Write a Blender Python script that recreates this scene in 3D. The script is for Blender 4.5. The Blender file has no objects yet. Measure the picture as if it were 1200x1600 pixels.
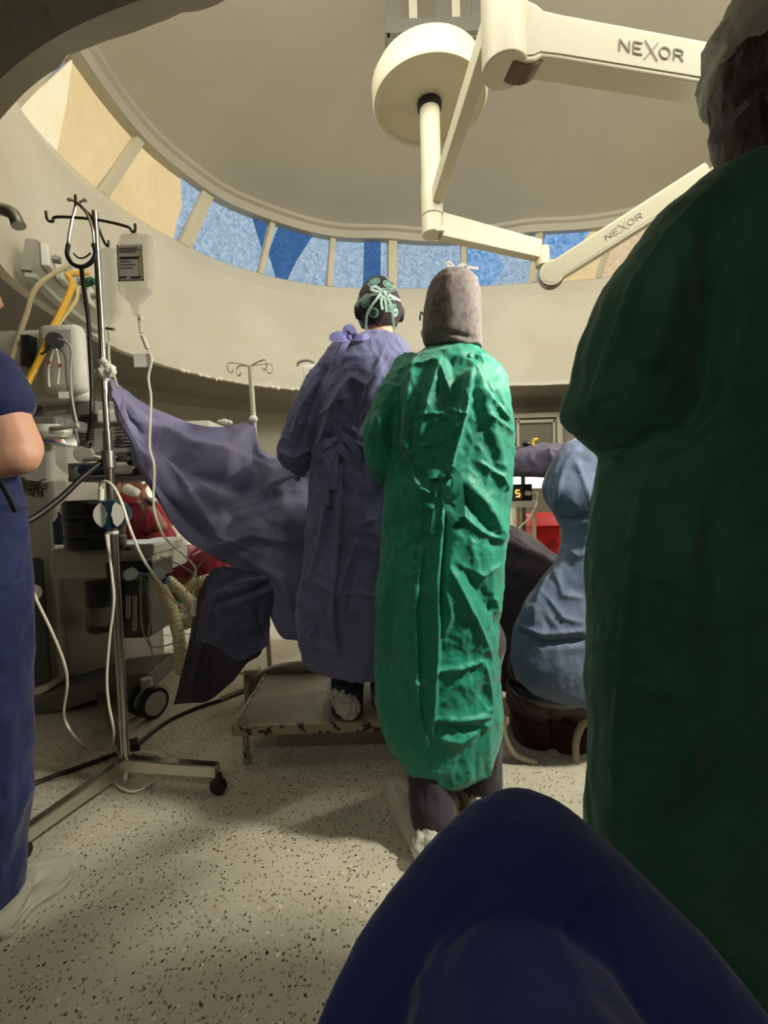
import bpy, math, random
import numpy as np
from mathutils import Vector, Matrix, noise
random.seed(7); R=math.radians
# ------------------------------------------------------------------ camera
F=700.0; PITCH=R(-3.0); ROLL=R(-1.8); CZ=1.03
_c,_s=math.cos(ROLL),math.sin(ROLL); _cp,_sp=math.cos(PITCH),math.sin(PITCH)
AX=Vector((_c,-_sp*_s,_cp*_s)); AY=Vector((-_s,-_sp*_c,_cp*_c)); AF=Vector((0,_cp,_sp)); CAM=Vector((0,0,CZ))
sc=bpy.context.scene; col=sc.collection
cd=bpy.data.cameras.new('camera'); cam=bpy.data.objects.new('camera',cd); col.objects.link(cam)
cd.sensor_fit='HORIZONTAL'; cd.sensor_width=36; cd.lens=36*F/1200; cd.clip_start=.02
m=Matrix((AX,AY,-AF)).transposed().to_4x4(); m.translation=CAM; cam.matrix_world=m; sc.camera=cam
sc.view_settings.view_transform='Standard'; sc.view_settings.look='None'; sc.view_settings.gamma=1
sc.view_settings.use_curve_mapping=False; sc.cycles.max_bounces=16; sc.cycles.diffuse_bounces=10; sc.view_settings.exposure=0.0
w=bpy.data.worlds.new('world'); sc.world=w; w.use_nodes=True
w.node_tree.nodes['Background'].inputs[0].default_value=(.8,.85,1,1); w.node_tree.nodes['Background'].inputs[1].default_value=.3
BOOSTPANE=17.5; PANE=.95; LAMP=14.0; NEAR_W=230; FAR_W=90; NEAR_FILL=9; BACK_FILL=45; BAR_FILL=16
def ray(px,py):
    return AX*((px-600)/F)+AY*(-(py-800)/F)+AF
def P(px,py,Y):
    d=ray(px,py); return CAM+d*(Y/d.y)
def PZ(px,py,z):
    d=ray(px,py); return CAM+d*((z-CZ)/d.z)
def proj(V):
    D=V-np.array(CAM); x=D@np.array(AX); y=D@np.array(AY); z=D@np.array(AF)
    return 600+F*x/z, 800-F*y/z
V3=Vector
# ------------------------------------------------------------------ materials
def lin(c):
    return tuple((v/255/12.92 if v/255<=.04045 else ((v/255+.055)/1.055)**2.4) for v in c)+(1,)
MATS={}
def mat(name,rgb,rough=.6,metal=0,bump=None,var=None,emit=0,alpha=1,trans=0,sheen=0,spec=.5,sub=0,ridged=None):
    if name in MATS: return MATS[name]
    M=bpy.data.materials.new(name); M.use_nodes=True; N=M.node_tree; L=N.links; b=N.nodes['Principled BSDF']
    b.inputs['Base Color'].default_value=lin(rgb); b.inputs['Roughness'].default_value=rough; b.inputs['Metallic'].default_value=metal
    b.inputs['Specular IOR Level'].default_value=spec
    if alpha<1: b.inputs['Alpha'].default_value=alpha
    if trans: b.inputs['Transmission Weight'].default_value=trans; b.inputs['IOR'].default_value=1.1
    if sheen: b.inputs['Sheen Weight'].default_value=sheen
    if sub: b.inputs['Subsurface Weight'].default_value=sub; b.inputs['Subsurface Scale'].default_value=.01
    tc=N.nodes.new('ShaderNodeTexCoord')
    if var:   # (scale, rgb2, contrast lo, hi)
        n=N.nodes.new('ShaderNodeTexNoise'); n.inputs['Scale'].default_value=var[0]; n.inputs['Detail'].default_value=6
        L.new(tc.outputs['Object'],n.inputs['Vector'])
        r=N.nodes.new('ShaderNodeValToRGB'); r.color_ramp.elements[0].position=var[2]; r.color_ramp.elements[1].position=var[3]
        r.color_ramp.elements[0].color=lin(rgb); r.color_ramp.elements[1].color=lin(var[1])
        L.new(n.outputs['Fac'],r.inputs[0]); L.new(r.outputs[0],b.inputs['Base Color'])
    if bump:  # list of (scale,strength,distance)
        prev=None
        for (s,st,di) in bump:
            n=N.nodes.new('ShaderNodeTexNoise'); n.inputs['Scale'].default_value=s; n.inputs['Detail'].default_value=5; n.inputs['Distortion'].default_value=.6
            L.new(tc.outputs['Object'],n.inputs['Vector'])
            bp=N.nodes.new('ShaderNodeBump'); bp.inputs['Strength'].default_value=st; bp.inputs['Distance'].default_value=di
            L.new(n.outputs['Fac'],bp.inputs['Height'])
            if prev: L.new(prev.outputs[0],bp.inputs['Normal'])
            prev=bp
        if ridged:
            mp=N.nodes.new('ShaderNodeMapping'); mp.inputs['Scale'].default_value=ridged[3]; L.new(tc.outputs['Object'],mp.inputs[0])
            n=N.nodes.new('ShaderNodeTexNoise'); n.noise_type='RIDGED_MULTIFRACTAL'; n.inputs['Scale'].default_value=ridged[0]; n.inputs['Detail'].default_value=4; n.inputs['Distortion'].default_value=.8
            L.new(mp.outputs[0],n.inputs['Vector']); bp=N.nodes.new('ShaderNodeBump'); bp.inputs['Strength'].default_value=ridged[1]; bp.inputs['Distance'].default_value=ridged[2]; L.new(n.outputs['Fac'],bp.inputs['Height']); L.new(prev.outputs[0],bp.inputs['Normal']); prev=bp
        L.new(prev.outputs[0],b.inputs['Normal'])
    if emit:
        b.inputs['Emission Color'].default_value=lin(rgb); b.inputs['Emission Strength'].default_value=emit
    MATS[name]=M; return M
def emis(name,rgb,st,rgb2=None,scale=20,lo=.35,hi=.65,stretch=None):
    M=bpy.data.materials.new(name); M.use_nodes=True; N=M.node_tree; L=N.links; N.nodes.clear()
    o=N.nodes.new('ShaderNodeOutputMaterial'); e=N.nodes.new('ShaderNodeEmission'); e.inputs[0].default_value=lin(rgb); e.inputs[1].default_value=st
    if rgb2:
        tc=N.nodes.new('ShaderNodeTexCoord'); n=N.nodes.new('ShaderNodeTexNoise'); n.inputs['Scale'].default_value=scale; n.inputs['Detail'].default_value=8; n.inputs['Roughness'].default_value=.65; n.inputs['Distortion'].default_value=1.2
        r=N.nodes.new('ShaderNodeValToRGB'); r.color_ramp.elements[0].position=lo; r.color_ramp.elements[1].position=hi
        r.color_ramp.elements[0].color=lin(rgb); r.color_ramp.elements[1].color=lin(rgb2)
        L.new(tc.outputs['Object'],n.inputs[0]); L.new(n.outputs['Fac'],r.inputs[0]); L.new(r.outputs[0],e.inputs[0])
    L.new(e.outputs[0],o.inputs[0]); return M
# ------------------------------------------------------------------ objects
ORG={}
def put(name,verts,faces,m,parent=None,smooth=True,origin=None,bevel=0,sub=0,solid=0,mats=None,fm=None,auto=None):
    me=bpy.data.meshes.new(name)
    V=np.array([tuple(v) for v in verts],dtype=float)
    if parent is not None: o0=ORG[parent.name]
    elif origin is not None: o0=np.array(origin,dtype=float)
    else: o0=np.array([(V[:,0].min()+V[:,0].max())/2,(V[:,1].min()+V[:,1].max())/2,V[:,2].min()])
    me.from_pydata((V-o0).tolist(),[],faces); me.update()
    for mm in (mats or [m]): me.materials.append(mm)
    if fm is not None: me.polygons.foreach_set('material_index',fm)
    if smooth: me.polygons.foreach_set('use_smooth',[True]*len(me.polygons))
    ob=bpy.data.objects.new(name,me); col.objects.link(ob)
    if parent is not None: ob.parent=parent
    else: ob.location=o0
    ORG[ob.name]=o0
    if smooth and auto is not None and hasattr(me,'set_sharp_from_angle'): me.set_sharp_from_angle(angle=R(auto))
    if bevel:
        b=ob.modifiers.new('b','BEVEL'); b.width=bevel; b.segments=2; b.limit_method='ANGLE'; b.angle_limit=R(40)
    if solid:
        b=ob.modifiers.new('s','SOLIDIFY'); b.thickness=solid; b.offset=0
    if sub:
        b=ob.modifiers.new('u','SUBSURF'); b.levels=sub; b.render_levels=sub
    return ob
def thing(name,loc,label,cat,group=None):
    o=bpy.data.objects.new(name,None); col.objects.link(o); o.location=loc; o.empty_display_size=.1
    ORG[o.name]=np.array(tuple(loc)); return tag(o,label,cat,group)
def tag(o,label,cat,group=None):
    o['label']=label; o['category']=cat
    if group: o['group']=group
    return o
def struct(o): o['kind']='structure'; return o
def spline(pts,n=8,closed=False):
    pts=[V3(p) for p in pts]; out=[]; k=len(pts)
    if k<3 and not closed:
        return [pts[0].lerp(pts[1],i/n) for i in range(n+1)]
    for i in range(k if closed else k-1):
        if closed: a,b,c,d=pts[(i-1)%k],pts[i],pts[(i+1)%k],pts[(i+2)%k]
        else: a,b,c,d=pts[max(i-1,0)],pts[i],pts[i+1],pts[min(i+2,k-1)]
        for j in range(n):
            t=j/n; out.append(.5*((2*b)+(c-a)*t+(2*a-5*b+4*c-d)*t*t+(3*b-a-3*c+d)*t*t*t))
    if not closed: out.append(pts[-1])
    return out
class MB:
    def __init__(s): s.v=[]; s.f=[]
    def add(s,v,f):
        n=len(s.v); s.v+=[V3(p) for p in v]; s.f+=[tuple(i+n for i in q) for q in f]; return s
    def box(s,c,size,rot=None):
        x,y,z=[q/2 for q in size]; c=V3(c); M=rot or Matrix.Identity(3)
        v=[c+M@V3((a*x,b*y,d*z)) for a in(-1,1) for b in(-1,1) for d in(-1,1)]
        return s.add(v,[(0,1,3,2),(4,6,7,5),(0,4,5,1),(2,3,7,6),(0,2,6,4),(1,5,7,3)])
    def pbox(s,x0,y0,x1,y1,Y,depth,rz=0):
        c=P((x0+x1)/2,(y0+y1)/2,Y); k=Y/F
        return s.box(c+V3((0,depth/2,0)),((x1-x0)*k,depth,(y1-y0)*k),Matrix.Rotation(rz,3,'Z'))
    def tube(s,pts,r,seg=8,caps=True,closed=False,flat=1,ref=None):
        pts=[V3(p) for p in pts]; k=len(pts); rings=[]; up=V3(ref) if ref else None; base=len(s.v)
        for i,p in enumerate(pts):
            if closed: t=pts[(i+1)%k]-pts[i-1]
            else: t=pts[min(i+1,k-1)]-pts[max(i-1,0)]
            if t.length<1e-9: t=V3((0,0,1))
            t.normalize()
            if up is None: up=t.orthogonal()
            u=(up-t*up.dot(t)); u=u.normalized() if u.length>1e-6 else t.orthogonal().normalized()
            if not ref: up=u
            w_=t.cross(u); rr=r(i/(k-1)) if callable(r) else (r[i] if isinstance(r,(list,tuple)) else r)
            for j in range(seg):
                a=2*math.pi*j/seg; s.v.append(p+(u*math.cos(a)*flat+w_*math.sin(a))*rr)
        for i in range(k if closed else k-1):
            for j in range(seg):
                a=base+i*seg+j; b=base+i*seg+(j+1)%seg; i2=(i+1)%k
                s.f.append((a,b,base+i2*seg+(j+1)%seg,base+i2*seg+j))
        if caps and not closed:
            s.f.append(tuple(base+j for j in range(seg))[::-1]); s.f.append(tuple(base+(k-1)*seg+j for j in range(seg)))
        return s
    def cyl(s,p0,p1,r0,r1=None,seg=24):
        return s.tube([p0,p1],[r0,r0 if r1 is None else r1],seg)
    def sph(s,c,r,seg=16,M=None):
        r=(r,r,r) if not hasattr(r,'__len__') else r; v=[];f=[]; c=V3(c); n=seg//2
        for i in range(n+1):
            th=math.pi*i/n
            for j in range(seg):
                ph=2*math.pi*j/seg; q=V3((r[0]*math.sin(th)*math.cos(ph),r[1]*math.sin(th)*math.sin(ph),r[2]*math.cos(th)))
                v.append(c+(M@q if M else q))
        for i in range(n):
            for j in range(seg): f.append((i*seg+j,(i+1)*seg+j,(i+1)*seg+(j+1)%seg,i*seg+(j+1)%seg))
        return s.add(v,f)
    def lathe(s,c,prof,seg=32,ax=(0,0,1)):   # prof list of (r,h)
        return s._lat(c,prof,seg,V3(ax).normalized())
    def _lat(s,c,prof,seg,ax):
        u=ax.orthogonal().normalized(); w_=ax.cross(u); b=len(s.v); c=V3(c)
        for r,h in prof:
            for j in range(seg):
                a=2*math.pi*j/seg; s.v.append(c+ax*h+(u*math.cos(a)+w_*math.sin(a))*max(r,1e-4))
        for i in range(len(prof)-1):
            for j in range(seg): s.f.append((b+i*seg+j,b+i*seg+(j+1)%seg,b+(i+1)*seg+(j+1)%seg,b+(i+1)*seg+j))
        s.f.append(tuple(b+j for j in range(seg))[::-1]); s.f.append(tuple(b+(len(prof)-1)*seg+j for j in range(seg)))
        return s
    def cap(s,p0,r0,p1,r1,seg=16):  # tapered capsule
        p0=V3(p0);p1=V3(p1); s.tube([p0,p1],[r0,r1],seg); s.sph(p0,r0,seg); s.sph(p1,r1,seg); return s
    def chain(s,pts,rs,seg=14):
        for i in range(len(pts)-1): s.cap(pts[i],rs[i],pts[i+1],rs[i+1],seg)
        return s
    def ribbon(s,pts,wd,nrm=(0,-1,0),th=.0015):
        pts=[V3(p) for p in pts]; n=V3(nrm).normalized(); b=len(s.v); k=len(pts)
        for i,p in enumerate(pts):
            t=(pts[min(i+1,k-1)]-pts[max(i-1,0)]).normalized(); u=t.cross(n)
            u=u.normalized() if u.length>1e-4 else V3((1,0,0)); ww=wd(i/(k-1)) if callable(wd) else wd
            for a,c in((-1,-1),(1,-1),(1,1),(-1,1)): s.v.append(p+u*a*ww/2+n*c*th/2)
        for i in range(k-1):
            for j in range(4): s.f.append((b+i*4+j,b+i*4+(j+1)%4,b+(i+1)*4+(j+1)%4,b+(i+1)*4+j))
        s.f.append((b,b+3,b+2,b+1)); q=b+(k-1)*4; s.f.append((q,q+1,q+2,q+3)); return s
    def prism(s,poly,off):   # poly: coplanar 3d points, off: vector
        n=len(poly); off=V3(off); v=[V3(p) for p in poly]+[V3(p)+off for p in poly]
        return s.add(v,[tuple(range(n))[::-1],tuple(range(n,2*n))]+[(i,(i+1)%n,n+(i+1)%n,n+i) for i in range(n)])
    def build(s,name,m,parent=None,smooth=True,auto=35,**k):
        return put(name,s.v,s.f,m,parent,smooth,auto=auto if smooth else None,**k)
def remesh(mb,vox,smooth=3):
    me=bpy.data.meshes.new('t'); me.from_pydata([tuple(v) for v in mb.v],[],mb.f); me.update()
    o=bpy.data.objects.new('t',me); col.objects.link(o)
    r=o.modifiers.new('r','REMESH'); r.mode='VOXEL'; r.voxel_size=vox; r.adaptivity=0
    if smooth:
        q=o.modifiers.new('s','SMOOTH'); q.iterations=smooth; q.factor=.5
    dg=bpy.context.evaluated_depsgraph_get(); dg.update(); e=o.evaluated_get(dg).to_mesh()
    n=len(e.vertices); V=np.zeros(n*3); e.vertices.foreach_get('co',V); V=V.reshape(-1,3)
    Nn=np.zeros(n*3); e.vertices.foreach_get('normal',Nn); Nn=Nn.reshape(-1,3)
    Fc=[tuple(p.vertices) for p in e.polygons]
    o.evaluated_get(dg).to_mesh_clear(); bpy.data.objects.remove(o); bpy.data.meshes.remove(me)
    return V,Nn,Fc
def crumple(V,N,amp,scale,stretch=(1,1,1),seed=0,ridge=True,oct_=3):
    d=np.zeros(len(V)); S=np.array(stretch)*scale
    for i,p in enumerate(V*S+seed*7.13):
        q=V3(p); a=1;t=0
        for k in range(oct_):
            n=noise.noise(q); t+=a*((1-abs(n)*2.2) if ridge else n); q=q*2.07; a*=.45
        d[i]=t
    d-=d.mean()
    return V+N*(d*amp)[:,None]
def facet(V,N,amp,scale,stretch=(1,1,1),seed=0,sharp=.09):
    d=np.zeros(len(V)); S=np.array(stretch)*scale
    for i,p in enumerate(V*S+seed*3.7):
        q=V3(p)+V3((noise.noise(V3(p)*1.3),noise.noise(V3(p)*1.3+V3((9,0,0))),noise.noise(V3(p)*1.3+V3((0,9,0)))))*.35
        D=noise.voronoi(q)[0]; d[i]=.6*math.exp(-(D[1]-D[0])/sharp)-D[0]*.9
    d-=d.mean(); return V+N*(d*amp)[:,None]
def creases(V,N,L):
    u,v=proj(V); view=V-np.array(CAM); view/=np.linalg.norm(view,axis=1)[:,None]; fr=np.clip(-(N*view).sum(1)*2.5+.1,0,1)
    D=np.zeros(len(V))
    for kind,pts,wd,amp in L:
        pts=np.array(pts,float); best=np.full(len(V),1e9); sd=np.zeros(len(V)); tt=np.zeros(len(V)); ln=np.hypot(*(pts[1:]-pts[:-1]).T); tot=ln.sum(); acc=0
        for i in range(len(pts)-1):
            a,b=pts[i],pts[i+1]; ab=b-a; t=np.clip(((u-a[0])*ab[0]+(v-a[1])*ab[1])/(ab@ab),0,1)
            dx=u-a[0]-t*ab[0]; dy=v-a[1]-t*ab[1]; d=np.hypot(dx,dy); m_=d<best
            best[m_]=d[m_]; sd[m_]=(ab[0]*dy-ab[1]*dx)[m_]; tt[m_]=((acc+t*ln[i])/tot)[m_]; acc+=ln[i]
        taper=np.clip(np.minimum(tt,1-tt)*6+.15,0,1)
        if kind=='r': p=np.exp(-(best/wd)**2)
        elif kind=='k': p=np.exp(-best/wd)       # sharp ridge
        else: p=np.where(sd>0,np.exp(-(best/wd)**1.3),np.exp(-(best/3.0)**2))
        D+=amp*p*taper
    return V+N*(D*fr)[:,None]
def loft(rows,yf,zt=None,seg=40,power=2.3):
    """rows: (py, xl, xr, Ycentre, half_thickness) -> closed solid around the traced width"""
    mb=MB(); rings=[]
    for (py,xl,xr,Y,th) in rows:
        a=P(xl,py,Y); b=P(xr,py,Y); c=(a+b)/2; hx=(b-a)/2
        ring=[]
        for j in range(seg):
            t=2*math.pi*j/seg; cx,sy=math.cos(t),math.sin(t)
            cx=math.copysign(abs(cx)**(2/power),cx); sy=math.copysign(abs(sy)**(2/power),sy)
            ring.append(c+hx*cx+V3((0,th,0))*sy)
        rings.append(ring)
    v=[p for r in rings for p in r]; f=[]
    for i in range(len(rings)-1):
        for j in range(seg): f.append((i*seg+j,i*seg+(j+1)%seg,(i+1)*seg+(j+1)%seg,(i+1)*seg+j))
    f.append(tuple(range(seg))[::-1]); f.append(tuple((len(rings)-1)*seg+j for j in range(seg)))
    return mb.add(v,f)
def interp_rows(rows,n=4):
    A=np.array(rows,float); t=np.arange(len(A)); T=np.linspace(0,len(A)-1,(len(A)-1)*n+1)
    return [tuple(np.interp(q,t,A[:,k]) for k in range(5)) for q in T]
def surf(grid,n=8,m_=8):
    """grid rows x cols of 3d points -> dense catmull surface; returns V, faces, (u,v)"""
    rows=[spline(r,n) for r in grid]; cols=list(zip(*rows)); out=[spline(list(c),m_) for c in cols]
    W=len(out); H=len(out[0]); V=[];UV=[]
    for i in range(W):
        for j in range(H): V.append(out[i][j]); UV.append((i/(W-1),j/(H-1)))
    Fc=[(i*H+j,(i+1)*H+j,(i+1)*H+j+1,i*H+j+1) for i in range(W-1) for j in range(H-1)]
    return np.array([tuple(p) for p in V]),Fc,np.array(UV),W,H
def normals(V,Fc):
    N=np.zeros_like(V); Q=np.array([f[:4] if len(f)>3 else (f[0],f[1],f[2],f[2]) for f in Fc])
    n=np.cross(V[Q[:,2]]-V[Q[:,0]],V[Q[:,3]]-V[Q[:,1]])
    for k in range(4): np.add.at(N,Q[:,k],n)
    return N/np.maximum(np.linalg.norm(N,axis=1),1e-9)[:,None]
# ------------------------------------------------------------------ room shell
ZR,ZS,ZT=CZ+1.16,CZ+2.55,CZ+3.2
C0=np.array([.6,3.4])
def ringfn(pix,z,extra):
    pts=[tuple(PZ(x,y,z))[:2] for x,y in pix]+extra
    A=np.array(pts)-C0; az=np.degrees(np.arctan2(A[:,1],A[:,0]))%360; r=np.hypot(A[:,0],A[:,1]); o=np.argsort(az); az,r=az[o],r[o]
    g=np.arange(0,360,1.5); rr=np.interp(g,az,r,period=360)
    k=np.array([1,2,3,2,1.])/9
    for _ in range(3): rr=np.convolve(np.concatenate([rr[-2:],rr,rr[:2]]),k,'valid')
    return lambda a:float(np.interp(np.degrees(a)%360,g,rr,period=360))
rimP=[(0,416),(37,450),(94,491),(146,523),(171,540),(240,566),(310,585),(395,602),(465,609),(640,608),(795,602),(880,600),(0,180),(26,156),(127,81),(285,24),(394,0)]
silP=[(45,176),(165,296),(178,309),(285,375),(307,388),(407,424),(512,444),(607,446),(724,444),(821,438),(927,433)]
topP=[(135,92),(221,210),(232,223),(322,294),(337,307),(424,343),(518,369),(607,371),(832,360),(951,353)]
rr_=ringfn(rimP,ZR,[(3.3,5.2),(3.9,4.2),(3.9,3.0),(3.4,1.9),(2.4,1.2),(1.2,.9),(.3,1.0)])
rs_=ringfn(silP,ZS,[(3.7,5.3),(4.2,4.2),(4.1,3.0),(3.6,1.9),(2.6,1.0),(1.2,.75),(.3,.85),(-.6,1.05),(-1.6,1.7)])
rt_=ringfn(topP,ZT,[(3.9,5.3),(4.3,4.2),(4.2,3.0),(3.7,1.9),(2.6,1.0),(1.2,.75),(.3,.85),(-.6,1.05),(-1.6,1.8)])
def at(a,r,z): return V3((C0[0]+r*math.cos(a),C0[1]+r*math.sin(a),z))
NA=360
def ringmesh(levels):
    V=[];Fc=[];K=len(levels)
    for i in range(NA):
        a=2*math.pi*i/NA
        for fn in levels: V.append(at(a,*fn(a)))
    for i in range(NA):
        for k in range(K-1):
            A=i*K+k; B=((i+1)%NA)*K+k; Fc.append((A,B,B+1,A+1))
    return V,Fc
def walls_mat():
    M=mat('painted wall',(206,201,182),.35,bump=[(3,.25,.02),(40,.15,.003)],var=(1.3,(194,188,168),.35,.7)); return M
cream=walls_mat()
ceilm=mat('dome paint',(166,160,142),.6,bump=[(2.5,.15,.02)],var=(.9,(158,152,134),.3,.7))
grey=mat('grey plaster',(150,144,128),.7,bump=[(4,.2,.02)])
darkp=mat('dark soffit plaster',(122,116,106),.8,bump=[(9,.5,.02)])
def chip(a): return .012*noise.noise(V3((a*60,0,3)))+.02*max(0,noise.noise(V3((a*25,1,3))))
V,Fc=ringmesh([lambda a:(rr_(a)+.06,ZR+.0),lambda a:(rr_(a)+chip(a)*.5,ZR+.0+chip(a)*.6),lambda a:(rr_(a),ZR+.06),lambda a:(rr_(a)+.025,ZR+.075),
  lambda a:(rr_(a)*.5+rs_(a)*.5,ZR+.7),lambda a:(rs_(a)-.10,ZS-.22),lambda a:(rs_(a)-.07,ZS-.19),lambda a:(rs_(a)+.02,ZS-.03),lambda a:(rs_(a)+.05,ZS),lambda a:(rs_(a)+.16,ZS)])
struct(put('wall_upper',V,Fc,cream,auto=60))
V,Fc=ringmesh([lambda a:(rt_(a)+.16,ZT),lambda a:(rt_(a),ZT),lambda a:(rt_(a)-.02,ZT+.08),lambda a:(rt_(a)-.06,ZT+.10),lambda a:(rt_(a)-.06,ZT+.14)]+
  [(lambda k:(lambda a:((rt_(a)-.1)*(1-k/12)**.8+.001,ZT+.16+.36*(1-(1-k/12)**1.8))))(k) for k in range(13)])
struct(put('ceiling',V,Fc,ceilm,auto=40))
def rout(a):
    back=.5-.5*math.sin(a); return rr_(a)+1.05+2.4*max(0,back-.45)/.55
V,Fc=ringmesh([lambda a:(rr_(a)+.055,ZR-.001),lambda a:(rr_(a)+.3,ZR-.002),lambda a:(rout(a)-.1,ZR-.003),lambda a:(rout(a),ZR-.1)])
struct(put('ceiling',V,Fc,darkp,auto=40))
lowc=mat('pale lower wall',(176,170,150),.5,bump=[(3,.2,.01)])
V,Fc=ringmesh([lambda a:(rout(a),ZR-.1),lambda a:(rout(a),1.15),lambda a:(rout(a)-.012,1.14),lambda a:(rout(a)-.012,0)])
fm=[0 if (i%3)==0 else 1 for i in range(len(Fc))]
struct(put('wall_back',V,Fc,None,mats=[grey,lowc],fm=fm,auto=40))
# terrazzo floor
def floor_mat():
    M=bpy.data.materials.new('terrazzo'); M.use_nodes=True; N=M.node_tree; L=N.links; b=N.nodes['Principled BSDF']; tc=N.nodes.new('ShaderNodeTexCoord')
    b.inputs['Roughness'].default_value=.42
    def vor(scale,thr,keep,rnd):
        v=N.nodes.new('ShaderNodeTexVoronoi'); v.inputs['Scale'].default_value=scale; L.new(tc.outputs['Object'],v.inputs['Vector'])
        nn=N.nodes.new('ShaderNodeTexNoise'); nn.inputs['Scale'].default_value=scale*1.2; L.new(tc.outputs['Object'],nn.inputs['Vector'])
        md=N.nodes.new('ShaderNodeVectorMath'); md.operation='MULTIPLY_ADD'; md.inputs[1].default_value=(.012,.012,.0); L.new(nn.outputs['Color'],md.inputs[0]); L.new(tc.outputs['Object'],md.inputs[2]); L.new(md.outputs[0],v.inputs['Vector'])
        a=N.nodes.new('ShaderNodeMath'); a.operation='LESS_THAN'; a.inputs[1].default_value=thr; L.new(v.outputs['Distance'],a.inputs[0])
        s=N.nodes.new('ShaderNodeSeparateColor'); L.new(v.outputs['Color'],s.inputs[0])
        g=N.nodes.new('ShaderNodeMath'); g.operation='LESS_THAN'; g.inputs[1].default_value=keep; L.new(s.outputs[rnd],g.inputs[0])
        m_=N.nodes.new('ShaderNodeMath'); m_.operation='MULTIPLY'; L.new(a.outputs[0],m_.inputs[0]); L.new(g.outputs[0],m_.inputs[1]); return m_
    base=N.nodes.new('ShaderNodeTexNoise'); base.inputs['Scale'].default_value=2.2; base.inputs['Detail'].default_value=8; L.new(tc.outputs['Object'],base.inputs[0])
    r=N.nodes.new('ShaderNodeValToRGB'); r.color_ramp.elements[0].color=lin((172,168,148)); r.color_ramp.elements[1].color=lin((192,188,168)); r.color_ramp.elements[0].position=.35; r.color_ramp.elements[1].position=.65
    L.new(base.outputs['Fac'],r.inputs[0]); cur=r.outputs[0]
    for (sc_,thr,keep,ch,c) in ((55,.22,.25,0,(214,208,184)),(75,.32,.25,1,(152,142,112)),(90,.26,.13,2,(70,58,44)),(48,.17,.12,0,(44,36,28)),(140,.3,.3,1,(110,98,76))):
        k=vor(sc_,thr,keep,ch); mx=N.nodes.new('ShaderNodeMix'); mx.data_type='RGBA'; mx.inputs[7].default_value=lin(c); L.new(k.outputs[0],mx.inputs[0]); L.new(cur,mx.inputs[6]); cur=mx.outputs[2]
    L.new(cur,b.inputs['Base Color']); return M
struct(put('floor',[(-6,-4,0),(7,-4,0),(7,9,0),(-6,9,0)],[(0,1,2,3)],floor_mat(),smooth=False))
def fill_panel(name,c,sx,sy,watts,label):  # unseen fill light panels added to brighten the lower room
    T=thing(name,c,label,'fill light'); x,y,z=c
    MB().box((x,y,z+.012),(sx+.06,sy+.06,.03)).build('housing',mat('white fill panel housing',(210,208,196),.5),T,False)
    MB().box((x,y,z-.006),(sx,sy,.008)).build('diffuser',emis(name+' lens',(255,248,230),watts/6),T,False)
    ld=bpy.data.lights.new('fill_area','AREA'); ld.shape='RECTANGLE'; ld.size=sx; ld.size_y=sy; ld.energy=watts; ld.color=(1,.95,.86); lo=bpy.data.objects.new('fill_area',ld); col.objects.link(lo); lo.parent=T; lo.location=(0,0,-.02)
fill_panel('ceiling_fill',(-.75,-.55,ZR-.035),1.2,.3,NEAR_FILL,'added fill light panel in the low ceiling over the seated photographer')
fill_panel('ceiling_fill',(.45,6.05,ZR-.035),1.1,.25,BACK_FILL,'added fill light panel in the low ceiling beyond the two gowned people')
mb=MB()
for k in range(46):
    a=R(104)+R(58)*random.random(); s_=random.uniform(.012,.04); p=at(a,rr_(a)-.006,ZR+random.uniform(-.004,.012)); tn=V3((-math.sin(a),math.cos(a),0)); q=[p-tn*s_,p+V3((0,0,.012))-tn*s_*.3,p+V3((0,0,.016))+tn*s_*.5,p+tn*s_,p-V3((0,0,random.uniform(.008,.022)))+tn*s_*.3,p-V3((0,0,random.uniform(.0,.012)))-tn*s_*.4]
    mb.prism(q,V3((math.cos(a),math.sin(a),0))*.012)
ch=struct(mb.build('trim_20',mat('flaking white paint',(228,224,206),.7),None,False))  # flakes of peeling paint along the rim
# windows : (bottom-left, top-left, top-right, bottom-right) edges traced along the sill and head curves
creamp=emis('backlit cream pane',(240,214,160),PANE,(228,200,146),2.0)
bright=emis('painted sunlight on cream',(250,232,180),PANE*1.05,(255,240,205),3)  # painted sunlight: brighter wedge laid over the first cream pane
bluef=emis('backlit blue cloth',(104,138,172),PANE,(186,206,220),22,.3,.62)
blued=emis('backlit doubled blue cloth',(50,88,138),PANE,(76,116,164),12,.3,.7)
bluev=emis('backlit vivid blue cloth',(84,136,196),PANE,(164,200,232),14,.36,.66)
marb=emis('backlit mottled pane',(232,210,170),PANE,(206,176,140),10,.4,.7)
boostp=emis('boosted pane',(255,252,244),BOOSTPANE)
framem=mat('window frame paint',(190,182,156),.5)
def azs(x,y,z):
    p=PZ(x,y,z); return math.atan2(p.y-C0[1],p.x-C0[0])
def wp(a,v,off):
    rs=rs_(a)+.06; rt=rt_(a)+.06; return at(a,rs*(1-v)+rt*v+off,ZS+(ZT-ZS)*v)
def panel(a0b,a1b,a0t,a1t,poly,off,n=8):
    """poly in (u,v) of the pane as a quad strip: list of (v, u0, u1)"""
    V=[];Fc=[]
    for (v,u0,u1) in poly:
        for i in range(n+1):
            u=u0+(u1-u0)*i/n; ab=a0b+(a1b-a0b)*u; at_=a0t+(a1t-a0t)*u; V.append(wp(ab*(1-v)+at_*v,v,off))
    for k in range(len(poly)-1):
        for i in range(n): Fc.append((k*(n+1)+i,k*(n+1)+i+1,(k+1)*(n+1)+i+1,(k+1)*(n+1)+i))
    return V,Fc
def unw(a,ref):
    while a-ref>math.pi: a-=2*math.pi
    while a-ref<-math.pi: a+=2*math.pi
    return a
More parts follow.
